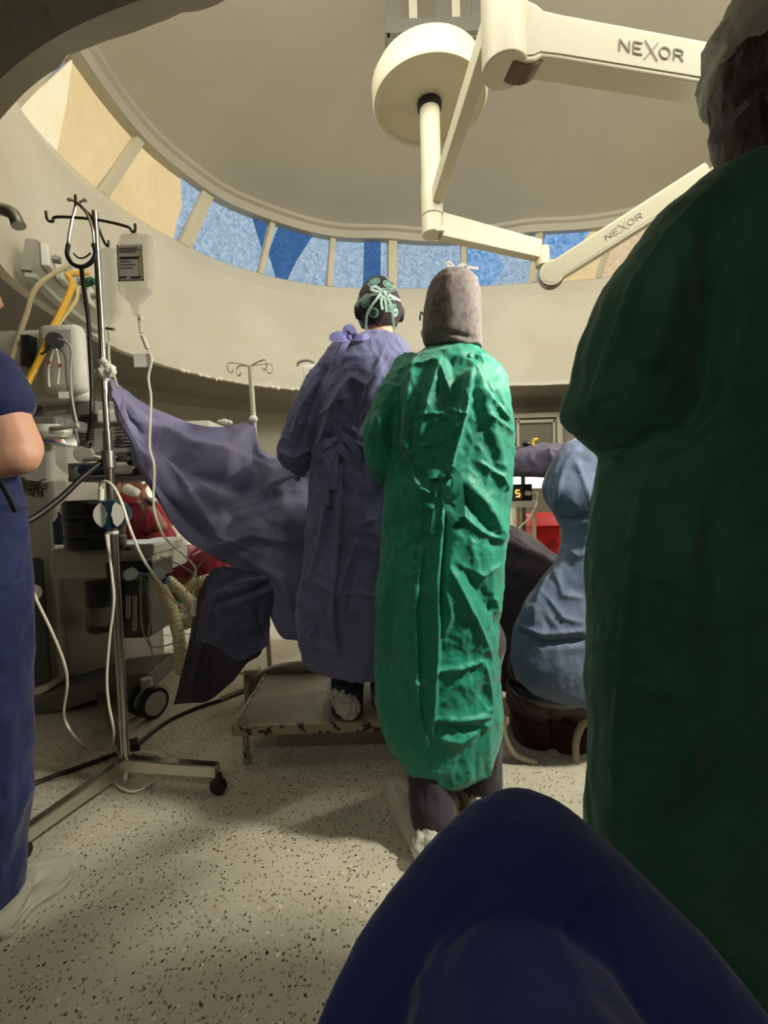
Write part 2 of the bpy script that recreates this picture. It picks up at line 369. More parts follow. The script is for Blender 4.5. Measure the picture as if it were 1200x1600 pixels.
def mullion(ab,at_,wd,name='trim_1'):
    mb=MB()
    p0=wp(ab,0,-.0);p1=wp(at_,1,-.0); out=V3((math.cos(ab),math.sin(ab),0)); tn=V3((-math.sin(ab),math.cos(ab),0))
    V=[p0+tn*s*wd/2+out*o for s,o in((-1,-.015),(1,-.015),(1,.06),(-1,.06))]+[p1+tn*s*wd/2+out*o for s,o in((-1,-.015),(1,-.015),(1,.06),(-1,.06))]
    mb.add(V,[(3,2,1,0),(4,5,6,7),(0,1,5,4),(1,2,6,5),(2,3,7,6),(3,0,4,7)])
    return mb
WIN=[ # bl,tl,tr,br, films: list (mat, poly)
 ((45,176),(135,92),(221,210),(165,296),creamp,[(bright,[(0,0,.5),(.55,0,.25),(1.0,0,.0)])]),
 ((178,309),(232,223),(322,294),(285,375),creamp,[(bluef,[(0,.97,1),(.35,.88,1),(.6,.86,1),(1,.66,1)])]),
 ((307,388),(337,307),(424,343),(407,424),bluef,[(blued,[(.5,.99,1),(1,.72,1)])]),
 ((415,427),(434,349),(518,369),(512,444),bluef,[(blued,[(0,.22,.38),(.45,.0,.48),(1,.05,.68)])]),
 ((522,446),(527,370),(607,371),(607,446),bluef,[(blued,[(0,.55,.88),(1,.55,.88)])]),
 ((624,446),(624,371),(718,370),(720,446),bluef,[]),
 ((730,443),(730,368),(832,360),(821,438),bluev,[(bluef,[(0,.45,1),(.4,.6,1),(1,.35,.9)])]),
 ((836,437),(848,359),(951,353),(927,433),creamp,[(bluev,[(0,0,.05),(.4,0,.42),(1,0,.72)])]),
 ((936,433),(962,352),(1070,352),(1040,433),marb,[]),
 ((1050,433),(1082,352),(1180,356),(1150,437),marb,[])]
idx=1; prev=None
def window(ab0,ab1,at0,at1,base,films,i):
    V,Fc=panel(ab0,ab1,at0,at1,[(0,0,1),(.5,0,1),(1,0,1)],.05)
    w_=struct(put('window_%d'%i,V,Fc,base,auto=60))
    for k,(fmt,poly) in enumerate(films):
        V,Fc=panel(ab0,ab1,at0,at1,poly,.035-.008*k); o=put('cloth_cover' if fmt is not bright else 'painted_sunlight',V,Fc,fmt,parent=w_)
    return w_
lastb=lastt=None; TR=1
firstb=None
for (bl,tl,tr,br,base,films) in WIN:
    b0=azs(*bl,ZS); t0=unw(azs(*tl,ZT),b0); t1=unw(azs(*tr,ZT),b0); b1=unw(azs(*br,ZS),b0)
    window(b0,b1,t0,t1,base,films,idx); idx+=1
    if firstb is None: firstb=(b0,t0)
    if lastb is not None:
        lb=unw(lastb,b0); lt=unw(lastt,b0); r_=rs_(b0); wd=max(.06,abs(lb-b0)*r_*.8)
        struct(mullion((b0+lb)/2,(t0+lt)/2,wd).build('trim_%d'%TR,framem,None,False)); TR+=1
    lastb,lastt=b1,t1
# remaining windows run on round the dome, out of the picture (most made far brighter to light the room)
fb=firstb[0]; lb=unw(lastb,fb)
struct(mullion(fb+.06,firstb[1]+.075,.3).build('trim_%d'%TR,framem,None,False)); TR+=1
struct(mullion(lb-.03,lb-.03,.09).build('trim_%d'%TR,framem,None,False)); TR+=1
a=lb-.06; tot=(lb-.06)-(fb+.08-2*math.pi); nW=11; st=tot/nW
for k in range(nW):
    a0=a-st*k; a1=a0-st+.05
    clear=2<=k<=9
    window(a0,a1,a0,a1,boostp if clear else creamp,[],idx); idx+=1
    struct(mullion(a1-.025,a1-.025,.13).build('trim_%d'%TR,framem,None,False)); TR+=1
# lighter door-like frame on the back wall
fr=P(842,672,6.0); mb=MB()
alu=mat('painted steel',(196,190,168),.45)
dr=struct(MB().pbox(805,652,872,905,6.05,.03).build('door_1',mat('door glass grey',(122,118,100),.25),None,False))
mb=MB(); mb.pbox(800,645,880,652,6.0,.09); mb.pbox(800,645,806,905,6.0,.09); mb.pbox(872,645,880,905,6.0,.09); mb.pbox(809,656,869,660,6.0,.06); mb.pbox(809,656,813,900,6.0,.06); mb.pbox(866,656,869,900,6.0,.06)
mb.build('door_frame',alu,dr,False)
# ------------------------------------------------------------------ common materials
ivory=mat('ivory enamel',(196,190,164),.4); ivd=mat('ivory inset',(176,172,146),.45); blackm=mat('black plastic',(18,19,22),.4); dgrey=mat('dark grey plastic',(58,58,58),.5)
chrome=mat('worn chrome',(190,186,176),.22,1); steel=mat('brushed steel',(150,148,140),.35,.9); wht=mat('white plastic',(218,216,204),.4); gwht=mat('grey white plastic',(168,168,158),.45); midg=mat('grey plastic',(112,112,108),.5)
rubber=mat('black rubber',(14,13,13),.5); clear=mat('clear soft plastic',(226,226,210),.12,alpha=.34,bump=[(30,.5,.004)]); clearf=mat('clear fluid line',(235,232,214),.2,alpha=.6)
whitec=mat('white cord',(232,224,206),.45); tape=mat('white tape',(232,230,218),.7,bump=[(60,.4,.003)]); teal=mat('teal blue plastic',(22,52,66),.4)
undershade=mat('dark underside ring',(92,80,66),.35,.6); ink=mat('grey print',(112,108,92),.6)
# ------------------------------------------------------------------ surgical ceiling lamp with two arms
def letters(parent,txt,o,ux,uy,h,th,m):
    """stroke letters laid in the plane (ux,uy) starting at o"""
    S={'N':[[(0,0),(0,1),(.8,0),(.8,1)]],'E':[[(.75,0),(0,0),(0,1),(.75,1)],[(0,.5),(.6,.5)]],'X':[[(0,-.35),(1.1,1.3)],[(0,1.3),(1.1,-.35)]],
       'O':[[(.45+.45*math.cos(t/12*6.2832),.5+.5*math.sin(t/12*6.2832)) for t in range(13)]],'R':[[(0,0),(0,1),(.55,1),(.75,.85),(.75,.65),(.55,.5),(0,.5)],[(.4,.5),(.8,0)]]}
    mb=MB(); x=0; n=ux.cross(uy).normalized(); gap={'N':1.15,'E':.95,'X':1.25,'O':1.25,'R':1}
    for ch in txt:
        for st in S[ch]:
            for a,b in zip(st,st[1:]):
                mb.ribbon([o+ux*(x+a[0])*h+uy*a[1]*h,o+ux*(x+b[0])*h+uy*b[1]*h],th*(.7 if ch=='X' else 1),n,.002)
        x+=gap[ch]
    return mb.build('lettering',m,parent,False)
def beam(mb,p0,p1,wd,h0,h1,lift=0):
    d=(p1-p0).normalized(); side=d.cross(V3((0,0,1))).normalized(); up=side.cross(d).normalized()
    v=[p+side*s*wd/2+up*k*h/2 for p,h in((p0,h0),(p1,h1)) for s,k in((-1,-1),(1,-1),(1,1),(-1,1))]
    return mb.add(v,[(3,2,1,0),(4,5,6,7),(0,1,5,4),(1,2,6,5),(2,3,7,6),(3,0,4,7)])
YL=3.0
hc=P(671,165,YL); L=thing('surgical_ceiling_lamp',(hc.x,hc.y,hc.z+.19),'ivory ceiling-mounted surgical lamp support with round hood and two jointed lettered arms','surgical lamp')
mb=MB(); rH=.365
mb._lat(hc,[(.06,.012),(rH-.05,.012),(rH-.035,.0),(rH-.012,.0),(rH,.02),(rH,.12),(rH-.03,.175),(rH-.12,.20),(.05,.20)],56,V3((0,0,1)))
mb.build('hood',ivory,L)
MB()._lat(hc,[(.055,.02),(.078,.012),(.078,-.02),(.066,-.03),(.05,-.03)],32,V3((0,0,1))).build('collar',blackm,L)
pb=P(677,368,YL); pz0=pb.z
mb=MB(); mb.cyl((hc.x,hc.y,hc.z+.05),(hc.x,hc.y,pz0+.30),.064,seg=32); mb.build('post',ivory,L)
mb=MB(); mb.cyl((hc.x,hc.y,pz0+.31),(hc.x,hc.y,pz0+.12),.069,seg=32); mb.build('upper_joint',ivory,L)
lj=MB().cyl((hc.x,hc.y,pz0+.115),(hc.x,hc.y,pz0),.069,seg=32).build('lower_joint',ivory,L,bevel=.004)
MB().box((hc.x+.04,hc.y-.05,pz0+.01),(.05,.03,.03)).build('lock_tab',ivory,lj,False)
# near arm
a0=V3((hc.x+.03,hc.y-.05,pz0+.22)); a1=PZ(786,-14,pz0+.26)
mb=MB(); beam(mb,a0,a1,.07,.10,.10); mb.build('near_arm',ivory,L,False,bevel=.006)
def springarm(pL,pR,hL,thick,headr,txt,tx,name,labelpos):
    d=(pR-pL).normalized(); n=V3((0,-1,0)); n=(n-d*n.dot(d)).normalized(); up=n.cross(d)*1; up=up if up.z>0 else -up
    def outline(k,inset,endx):
        pts=[]; r=headr-inset
        for j in range(15):
            t=R(50)+R(260)*j/14; pts.append(pL+d*(r*math.cos(t))+up*(r*math.sin(t)))
        pts.append(pL+d*headr*1.35-up*(hL/2-inset*.8)); pts.append(pL+d*endx-up*(hL/2-inset)); pts.append(pL+d*endx+up*(hL/2-inset)); pts.append(pL+d*headr*1.35+up*(hL/2-inset*.8)); return pts
    Ln=(pR-pL).length; mb=MB(); o=[p+n*thick*.0 for p in outline(0,0,Ln)]; mb.prism(o,-n*thick); sp=mb.build(name,ivory,L,False,bevel=.006)
    o=[p+n*.004 for p in outline(0,.017,Ln-.0)]; MB().prism(o,-n*.006).build('arm_inset',ivd,sp,False)
    j=MB().cyl(pL-n*thick*.12-up*.004,pL-n*thick*.95-up*.004,headr*1.02,seg=40).build('joint_undershade',undershade,sp)  # ring coloured dark to stand for the shaded underside of the head
    h=hL*.26; letters(sp,txt,pL+d*(Ln*labelpos)+n*.007-up*h*.5,d*1.25,up,h,h*.11,ink); return sp
pL=P(822,47,1.72); pR=P(1150,105,1.86)
springarm(pL,pR,.155,.10,.105,'NEXOR',0,'near_spring_arm',.42)
mb=MB(); mb.cyl((pL.x-.065,pL.y+.05,pL.z-.10),(pL.x-.065,pL.y+.05,pL.z+.22),.085,seg=28); mb.build('near_joint',ivory,L,bevel=.006)
# far arm
b0=V3((hc.x+.05,hc.y,pz0+.055)); b1=P(842,392,3.25)
mb=MB(); beam(mb,b0,b1,.07,.15,.125); mb.build('far_arm',ivory,L,False,bevel=.005)
mb=MB().cyl(P(847,388,3.25),P(848,416,3.25),.05,seg=20).build('far_joint',ivory,L)
fL=P(863,425,3.2); fR=P(1110,268,2.9)
springarm(fL,fR,.135,.11,.085,'NEXOR',0,'far_spring_arm',.36)
# lamp heads at the ends of the arms (outside the picture, behind the green gown)
headm=emis('lamp lens',(255,246,225),LAMP)
def head(c,aim,armend,r=.26):
    ax=(V3(aim)-V3(c)).normalized(); mb=MB(); mb._lat(c,[(.05,-.09),(r*.7,-.07),(r,-.02),(r,.03),(r*.93,.035)],36,ax); hd=mb.build('lamp_head',ivory,L)
    MB()._lat(V3(c)+ax*.036,[(r*.9,0),(r*.9,.004)],36,ax).build('lamp_lens',headm,hd)
    MB().tube(spline([armend,V3(armend)+V3((.1,0,-.1)),V3(c)-ax*.09],6),.025,10).build('yoke',ivory,hd)
    ld=bpy.data.lights.new('lamp_beam','SPOT'); lo=bpy.data.objects.new('lamp_beam',ld); col.objects.link(lo); lo.parent=hd
    lo.location=V3(c)+ax*.06-V3(ORG[L.name]); lo.rotation_euler=(-ax).to_track_quat('Z','Y').to_euler(); ld.spot_blend=.6; ld.shadow_soft_size=.07; ld.color=(1,.94,.82); return ld
s1=head((1.42,.86,2.12),(.05,1.6,.75),pR); s1.energy=NEAR_W; s1.spot_size=R(75)
s2=head((1.95,2.55,2.0),(.3,2.3,1.0),fR); s2.energy=FAR_W; s2.spot_size=R(80)
# ceiling mounting bracket
mbk=P(676,20,3.35); B=thing('ceiling_mounting_bracket',(mbk.x,mbk.y,4.6),'open grey steel mounting bracket fixed to the dome above the lamp hood','bracket')
z0=P(676,42,3.2).z; mb=MB(); W=.66
for yy in(3.2,3.75):
    mb.box((mbk.x,yy,z0),(W,.03,.09)); 
for s in(-1,1): mb.box((mbk.x+s*W/2,3.47,z0),(.03,.58,.09)); 
mb.build('frame',steel,B,False)
for i,x in enumerate((-.28,-.12,.05,.2,.3)):
    MB().box((mbk.x+x,3.25+(i%2)*.3,z0+.3),(.06 if i%2 else .09,.03,.6)).build('hanger',[steel,alu][i%2],B,False)
MB().box((mbk.x,3.48,z0-.05),(W-.05,.5,.012)).build('base_plate',dgrey,B,False)
# ------------------------------------------------------------------ rail with gas outlets on the round wall (left)
rail=thing('gas_outlet_rail',P(95,450,2.7),'long pale medical gas outlet rail curving along the left wall','medical rail')
def wl(px,py,off):
    # point on the inner face of the round wall seen at a pixel, moved off the wall
    lo,hi=.5,8
    for _ in range(60):
        m_=(lo+hi)/2; q=P(px,py,m_); a=math.atan2(q.y-C0[1],q.x-C0[0])
        if math.hypot(q.x-C0[0],q.y-C0[1])<rr_(a)*.985: lo=m_
        else: hi=m_
    q=P(px,py,lo); a=math.atan2(q.y-C0[1],q.x-C0[0]); return q-V3((math.cos(a),math.sin(a),0))*off
def strip(pix_t,pix_b,off,th,m,name,parent):
    T=spline([wl(x,y,off) for x,y in pix_t],5); Bt=spline([wl(x,y,off) for x,y in pix_b],5); T2=[]; 
    v=[];f=[]
    for a_,b_ in zip(T,Bt):
        an=math.atan2(a_.y-C0[1],a_.x-C0[0]); o=V3((math.cos(an),math.sin(an),0))*th; v+=[a_,b_,b_+o,a_+o]
    for i in range(len(T)-1):
        for j in range(4): f.append((i*4+j,i*4+(j+1)%4,i*4+4+(j+1)%4,i*4+4+j))
    f+= [(0,3,2,1),tuple(len(v)-4+k for k in range(4))]
    return put(name,v,f,m,parent,False)
strip([(40,372),(66,392),(100,418),(143,448)],[(30,420),(62,452),(100,483),(143,510)],.05,.05,mat('rail grey',(138,136,124),.45),'rail_body',rail)
strip([(31,424),(64,456),(102,487),(143,514)],[(31,431),(64,463),(102,494),(143,521)],.07,.05,gwht,'lower_lip',rail)
for (x,y) in ((52,402),(76,424),(100,440),(120,462)):
    q=wl(x,y,.07); rot=Matrix.Rotation(math.atan2(q.y-C0[1],q.x-C0[0]),3,'Z')
    o=MB().box(q,(.04,.10,.12),rot).build('outlet_block',wht,rail,False,bevel=.006)
    MB().cyl(q-V3((math.cos(math.atan2(q.y-C0[1],q.x-C0[0])),math.sin(math.atan2(q.y-C0[1],q.x-C0[0])),0))*.06,q,.02).build('socket',steel,o)
q=wl(100,441,.12); gc=MB().cyl(q,q+V3((.06,-.03,.0)),.026).cyl(q+V3((.05,-.02,0)),q+V3((.1,-.05,-.01)),.015).build('gas_plug',mat('green plastic',(20,92,60),.4),None); tag(gc,'green gas plug pushed into the wall outlet rail beside the yellow hose','gas plug')
el=P(6,328,1.75); e2=P(28,350,1.72)
cp=MB().tube(spline([P(-12,324,1.95),el,P(20,334,1.72),e2],6),.022,12).cyl(e2,e2+(e2-P(20,334,1.72))*.2,.024).build('wall_pipe',steel,None); tag(cp,'short bent chrome pipe sticking out of the left wall above the rail','pipe')
hose=MB().tube(spline([wl(68,408,.14),P(60,445,2.4),P(40,495,2.2),P(18,560,2.0),P(2,600,1.9),P(-8,660,1.9)],8),.0115,10).build('gas_hose',mat('beige hose',(168,158,124),.5),None); tag(hose,'beige gas hose running straight down from the wall rail','gas hose')
yh=MB().tube(spline([wl(76,426,.12),wl(92,424,.16),P(107,428,2.4),P(113,445,2.3),P(100,478,2.2),P(78,520,2.1),P(62,560,2.0),P(40,605,1.95),P(24,650,1.9)],8),.0135,10).build('gas_hose',mat('yellow hose',(214,162,28),.4),None); tag(yh,'yellow gas hose looping down from the left wall rail','gas hose')
yh2=MB().tube(spline([wl(110,450,.1),P(122,450,2.42),P(118,470,2.3),P(86,515,2.15),P(52,585,2.05),P(24,620,2.0)],8),.009,10).build('gas_hose',mat('pale yellow hose',(196,180,118),.4),None); tag(yh2,'thin pale hose running beside the yellow gas hose','gas hose')
# ------------------------------------------------------------------ patient monitor seen from the back
MON=thing('patient_monitor',P(80,628,2.1),'white patient monitor seen from behind with cables hanging over its back','monitor')
mb=MB().pbox(-8,514,120,625,2.12,.10); mb.build('rear_shell',wht,MON,True,bevel=.03)
mb=MB().pbox(58,505,124,612,2.06,.08); mb.build('handle_bulge',wht,MON,True,bevel=.035)
mb=MB(); 
for i in range(17): mb.pbox(31,523+i*2.9,45,524.4+i*2.9,2.045,.05)
mb.build('vent_slots',dgrey,MON,False)
MB().cyl(P(86,532,2.02),P(86,532,2.07),.035).build('cable_port',dgrey,MON)
for k,pts in enumerate((((80,540),(72,548),(62,556),(58,566)),((92,530),(104,534),(112,548),(110,580),(113,625),(120,660)),((96,545),(103,560),(104,590),(112,640),(124,700)),((88,545),(92,570),(90,600)),((84,546),(76,575),(77,605)))):
    MB().tube(spline([P(x,y,2.0+.004*k) for x,y in pts],8),.005,6).build('cable',[dgrey,gwht,midg,wht,wht][k],MON)
MB().pbox(92,612,106,622,1.99,.004,.2).build('paper_tag',tape,MON,False)
for x,y in((76,566),(94,571)): MB().cyl(P(x,y,1.99),P(x,y,2.02),.008).build('connector',mat('red plastic',(150,60,50),.5),MON)
# ------------------------------------------------------------------ anaesthesia machine
AM=thing('anaesthesia_machine',PZ(120,1080,0),'tall grey wheeled anaesthesia machine behind the chrome drip stand','anaesthesia machine')
MB().pbox(38,690,90,1105,2.28,.5).build('column',mat('grey metal panel',(188,186,174),.4,.2),AM,False,bevel=.02)
MB().pbox(60,880,190,1080,2.32,.45).build('cabinet_body',mat('grey cabinet',(162,160,150),.45,.1),AM,False,bevel=.02)
MB().pbox(36,870,72,1080,2.2,.02).build('side_panel',dgrey,AM,False,bevel=.01)
sh=MB().pbox(66,628,196,646,2.22,.4).build('top_shelf',gwht,AM,False,bevel=.012); MB().pbox(120,626,150,648,2.18,.05).build('shelf_clamp',midg,sh,False,bevel=.006)
MB().pbox(28,650,88,670,1.98,.22).build('side_arm',midg,AM,False,bevel=.014); MB().tube(spline([P(70,668,1.97),P(90,669,1.93),P(122,664,1.93)],6),.011).build('side_handle',gwht,AM)
mb=MB(); mb._lat(P(82,684,2.0),[(.06,0),(.075,.02),(.075,.05)],28,V3((0,0,1))); ld_=mb.build('lamp_dish',wht,AM); q_=P(84,682,1.99); MB().sph((q_.x,q_.y,q_.z+.01),(.03,.03,.012),12).build('bulb',emis('warm bulb',(255,250,235),3),ld_)
sp_=MB().pbox(118,640,222,708,2.24,.18).build('ventilator_unit',gwht,AM,False,bevel=.01)
mb=MB()
for i in range(11):
    mb.pbox(122,668+i*4.2-16,146,669.8+i*4.2-16,2.232,.02)
mb.build('vent_slots',dgrey,sp_,False); mb=MB()
for i in range(11):
    mb.pbox(180,640+i*5.4+2,206+i*1.2,641.9+i*5.4+2,2.232,.02)
mb.build('vent_slots',dgrey,sp_,False)
mb=MB().cyl(P(186,689,2.2),P(186,689,2.25),.017).build('round_plug',blackm,sp_)
MB().pbox(206,690,222,700,2.225,.01).build('display',emis('violet display',(96,84,200),.8),sp_,False)
MB().pbox(150,640,188,660,2.19,.05).build('bottle_clip',wht,sp_,False,bevel=.012)
mb=MB().pbox(106,724,240,750,2.12,.01); fr_=MB(); fr_.pbox(106,725,112,748,2.1,.3); fr_.pbox(106,744,240,751,2.1,.3); fr_.pbox(106,723,165,728,2.1,.02); fr_.build('lower_shelf',midg,AM,False,bevel=.004)
ve=MB().pbox(166,706,236,746,2.14,.22).build('vaporiser',mat('charcoal plastic',(66,66,64),.5),AM,False,bevel=.01)
MB().cyl(P(203,716,2.08),P(212,716,2.08),.035).cyl(P(214,737,2.1),P(214,737,2.14),.018).build('dial',blackm,ve); MB().pbox(174,722,206,742,2.1,.03,.3).build('valve_body',wht,ve,False,bevel=.015)
mb=MB().cyl(P(134,710,1.98),P(130,710,1.9),.035,seg=28).cyl(P(130,710,1.9),P(130,710,1.88),.031); mb.build('gauge',wht,AM); MB().tube([P(140,712,1.96),P(165,718,2.0)],.012).build('gauge_stem',steel,AM)
mb=MB().pbox(118,726,170,742,2.08,.1).build('blue_bottle_row',mat('navy plastic',(34,44,72),.4),AM,False,bevel=.02)
dsk=MB().pbox(72,856,240,905,2.02,.38).build('work_tray',gwht,AM,False,bevel=.03); MB().pbox(190,850,240,868,1.98,.3).build('drawer_lip',gwht,dsk,False,bevel=.01); MB().pbox(193,856,204,860,1.975,.01).build('drawer_notch',blackm,dsk,False)
MB().pbox(165,878,238,908,2.0,.2).build('dark_recess',blackm,AM,False,bevel=.005)
mb=MB().cyl(P(156,908,2.1),P(158,945,2.1),.062).build('absorber',blackm,AM); MB().cyl(P(158,945,2.1),P(159,985,2.1),.06).build('absorber_canister',mat('smoked plastic',(84,84,78),.25),AM); MB().cyl(P(159,974,2.1),P(159,982,2.1),.063).build('absorber_band',blackm,AM)
MB().pbox(185,900,232,1000,2.15,.2).build('breathing_block',mat('dark machine block',(48,50,48),.4),AM,False,bevel=.02)
for x in(202,245):
    MB().cyl(P(x,898,1.95),P(x+3,897,1.92),.028).build('valve_cap',mat('grey green plastic',(140,150,142),.4),AM)
MB().tube([P(205,898,1.97),P(262,908,1.97)],.02).tube([P(225,900,1.97),P(222,925,1.97)],.016).build('valve_pipe',mat('dark teal plastic',(60,84,84),.4),AM)
for x,y in((200,965),(210,985)): MB().cyl(P(x,930,1.96),P(x,y,1.96),.008).build('rod',steel,AM)
mb=MB(); 
for i in range(7): mb.tube(spline([P(66+i*2,838+i*7,2.02),P(80,846+i*5,1.98),P(92,842+i*6,2.0)],3),.004,6)
gz=MB()
for i in range(26):
    p=[P(28+random.random()*12,745+random.random()*10,1.85),P(35+random.random()*30,752+random.random()*20,1.8),P(50+random.random()*30,748+random.random()*30,1.85)]; gz.tube(spline(p,4),.0035,5)
o=gz.build('wire_bundle',mat('grey green wire',(96,102,84),.5),None); tag(o,'tangle of thin grey green wires on the machine beside the bare forearm','wires'); o['kind']='stuff'
kn=MB().cyl(P(48,927,2.0),P(50,926,1.93),.036,seg=28).build('round_knob',wht,AM); MB().tube([P(40,935,2.0),P(34,950,1.98)],.006).build('knob_stem',steel,kn)
# base and castor
MB().add([V3(p) for p in (P(36,1090,2.15),P(230,1062,2.15),P(232,1085,2.1),P(60,1118,1.95),P(30,1125,1.9),P(60,1075,2.6),P(215,1040,2.6))],[(0,1,2,3,4),(0,5,6,1)]).build('unused',midg,AM,False) if False else None
bm_=MB(); bm_.prism([P(20,1100,2.1),P(150,1062,2.1),P(232,1052,2.1),P(232,1082,2.1),P(150,1094,2.1),P(20,1140,2.1)],(0,.28,0)); bm_.build('base_leg',mat('base grey',(92,92,86),.5),AM,False,bevel=.012)
MB().prism([P(30,1085,2.14),P(76,1070,2.14),P(76,1078,2.14),P(30,1100,2.14)],(0,.2,0)).build('base_rim',wht,AM,False)
def castor(parent,cx,cy,Y,r,m1,m2,twin=True,rz=.5):
    c=P(cx,cy,Y); d=V3((math.cos(rz),-math.sin(rz)*0+.0,0)); ax=V3((math.cos(rz),-math.sin(rz),0))
    c.z=max(r,c.z); 
    for s in((-1,1) if twin else (0,)):
        MB()._lat(c+ax*s*r*.55,[(r*.75,-r*.28),(r*.97,-r*.25),(r,-r*.1),(r,r*.1),(r*.97,r*.25),(r*.75,r*.28)],30,ax).build('wheel',m1,parent)
        for q in(-1,1): MB()._lat(c+ax*(s*r*.55+q*r*.27),[(.001,0),(r*.74,0),(r*.74,q*r*.03),(.001,q*r*.04)],26,ax).build('hub_cover',m2,parent)
    MB().cyl(c,c+V3((0,0,r*1.5)),r*.35).build('castor_fork',m2,parent)
castor(AM,231,1100,2.05,.072,rubber,gwht)
castor(AM,60,1130,2.3,.07,rubber,gwht)
# black canister on the tray
bt=MB()._lat(P(151,857,1.98),[(.10,0),(.118,.01),(.118,.05),(.112,.06),(.118,.07),(.118,.13),(.112,.14),(.118,.15),(.118,.20),(.105,.215),(.001,.218)],36,V3((0,0,1))).build('canister',blackm,None,auto=30); tag(bt,'black round canister standing on the grey work tray of the machine','canister')
wb=thing('water_bottle',P(98,850,2.1),'small dark blue bottle behind the black canister','bottle'); MB()._lat(P(98,850,2.1),[(.03,0),(.035,.01),(.035,.1),(.012,.13),(.012,.15)],20,V3((0,0,1))).build('bottle_body',mat('navy plastic',(34,44,72)),wb); MB().cyl(P(98,803,2.1),P(98,795,2.1),.012).build('cap',wht,wb)
# ------------------------------------------------------------------ chrome drip stand (near)
base=PZ(198,1216,.03); topp=P(148,331,1.60)
IV=thing('drip_stand',(base.x,base.y,0),'tall worn chrome drip stand on castors with bags hung on it, left of the drape','drip stand')
pole=lambda t: base.lerp(topp,t)
MB().tube([pole(.0),pole(.62)],.0145,16).build('lower_pole',chrome,IV); MB().tube([pole(.6),pole(1)],.0105,16).build('upper_pole',chrome,IV)
MB().cyl(pole(.555),pole(.585),.022).cyl(pole(.57),pole(.57)+V3((-.07,-.03,0)),.006).build('height_clamp',steel,IV)
hk=lambda pts:[P(x,y,Y) for x,y,Y in pts]
for pts in (((72,330,1.6),(74,343,1.6),(82,346,1.6),(90,339,1.6),(148,343,1.6),(198,354,1.6),(206,362,1.6),(211,360,1.6),(211,350,1.6)),((118,305,1.5),(119,316,1.5),(126,322,1.52),(148,345,1.6),(160,372,1.68),(165,382,1.7),(169,384,1.7),(170,376,1.7))):
    MB().tube(spline(hk(pts),6),.0048,8).build('hook_arm',mat('dark chrome',(96,90,80),.3,1),IV)
for (x,y,z) in ((340,1203,.085),(30,1310,.07),(150,1075,.075)):
    e=PZ(x,y,z); mb=MB(); d=(e-base); p0=V3((base.x,base.y,.085)); beam(mb,p0,V3((e.x,e.y,z)),.034,.046,.04); lg=mb.build('leg',chrome,IV,False,bevel=.003)
    ax=V3((-d.y,d.x,0)).normalized(); c=V3((e.x,e.y,.029)); MB()._lat(c,[(.02,-.013),(.027,-.011),(.029,0),(.027,.011),(.02,.013)],24,ax).build('wheel',rubber,lg); MB().box((e.x,e.y,.055),(.022,.03,.03)).build('wheel_bracket',mat('rusty black metal',(44,34,28),.6),lg,False,bevel=.004)
# stethoscope on the hook
ST=thing('stethoscope',P(122,340,1.5),'black stethoscope hung by its metal ear tubes from the drip stand hook','stethoscope')
for s,pts in ((-1,((109,312),(118,318),(112,345),(107,372),(106,386))),(1,((133,313),(124,318),(136,335),(145,360),(147,384)))):
    MB().tube(spline([P(x,y,1.5) for x,y in pts],6),.0038,8).build('ear_tube',chrome,ST); MB().sph(P(pts[0][0],pts[0][1],1.5),(.009,.006,.006),10).build('ear_tip',wht,ST)
MB().tube(spline([P(107,382,1.5),P(105,398,1.49),P(113,412,1.485),P(127,417,1.48),P(141,411,1.485),P(149,397,1.49),P(146,382,1.5)],6),.0068,10).build('yoke',blackm,ST)
MB().tube(spline([P(115,396,1.5),P(123,403,1.5),P(133,402,1.5),P(142,395,1.5)],6),.003,8).build('spring',chrome,ST)
MB().tube(spline([P(127,417,1.48),P(131,450,1.5),P(138,500,1.52),P(142,560,1.53),P(144,620,1.53),P(142,655,1.53),P(136,690,1.6)],8),.0068,10).build('tubing',blackm,ST)
MB().cyl(P(136,688,1.6),P(133,698,1.6),.02).build('chest_piece',chrome,ST)
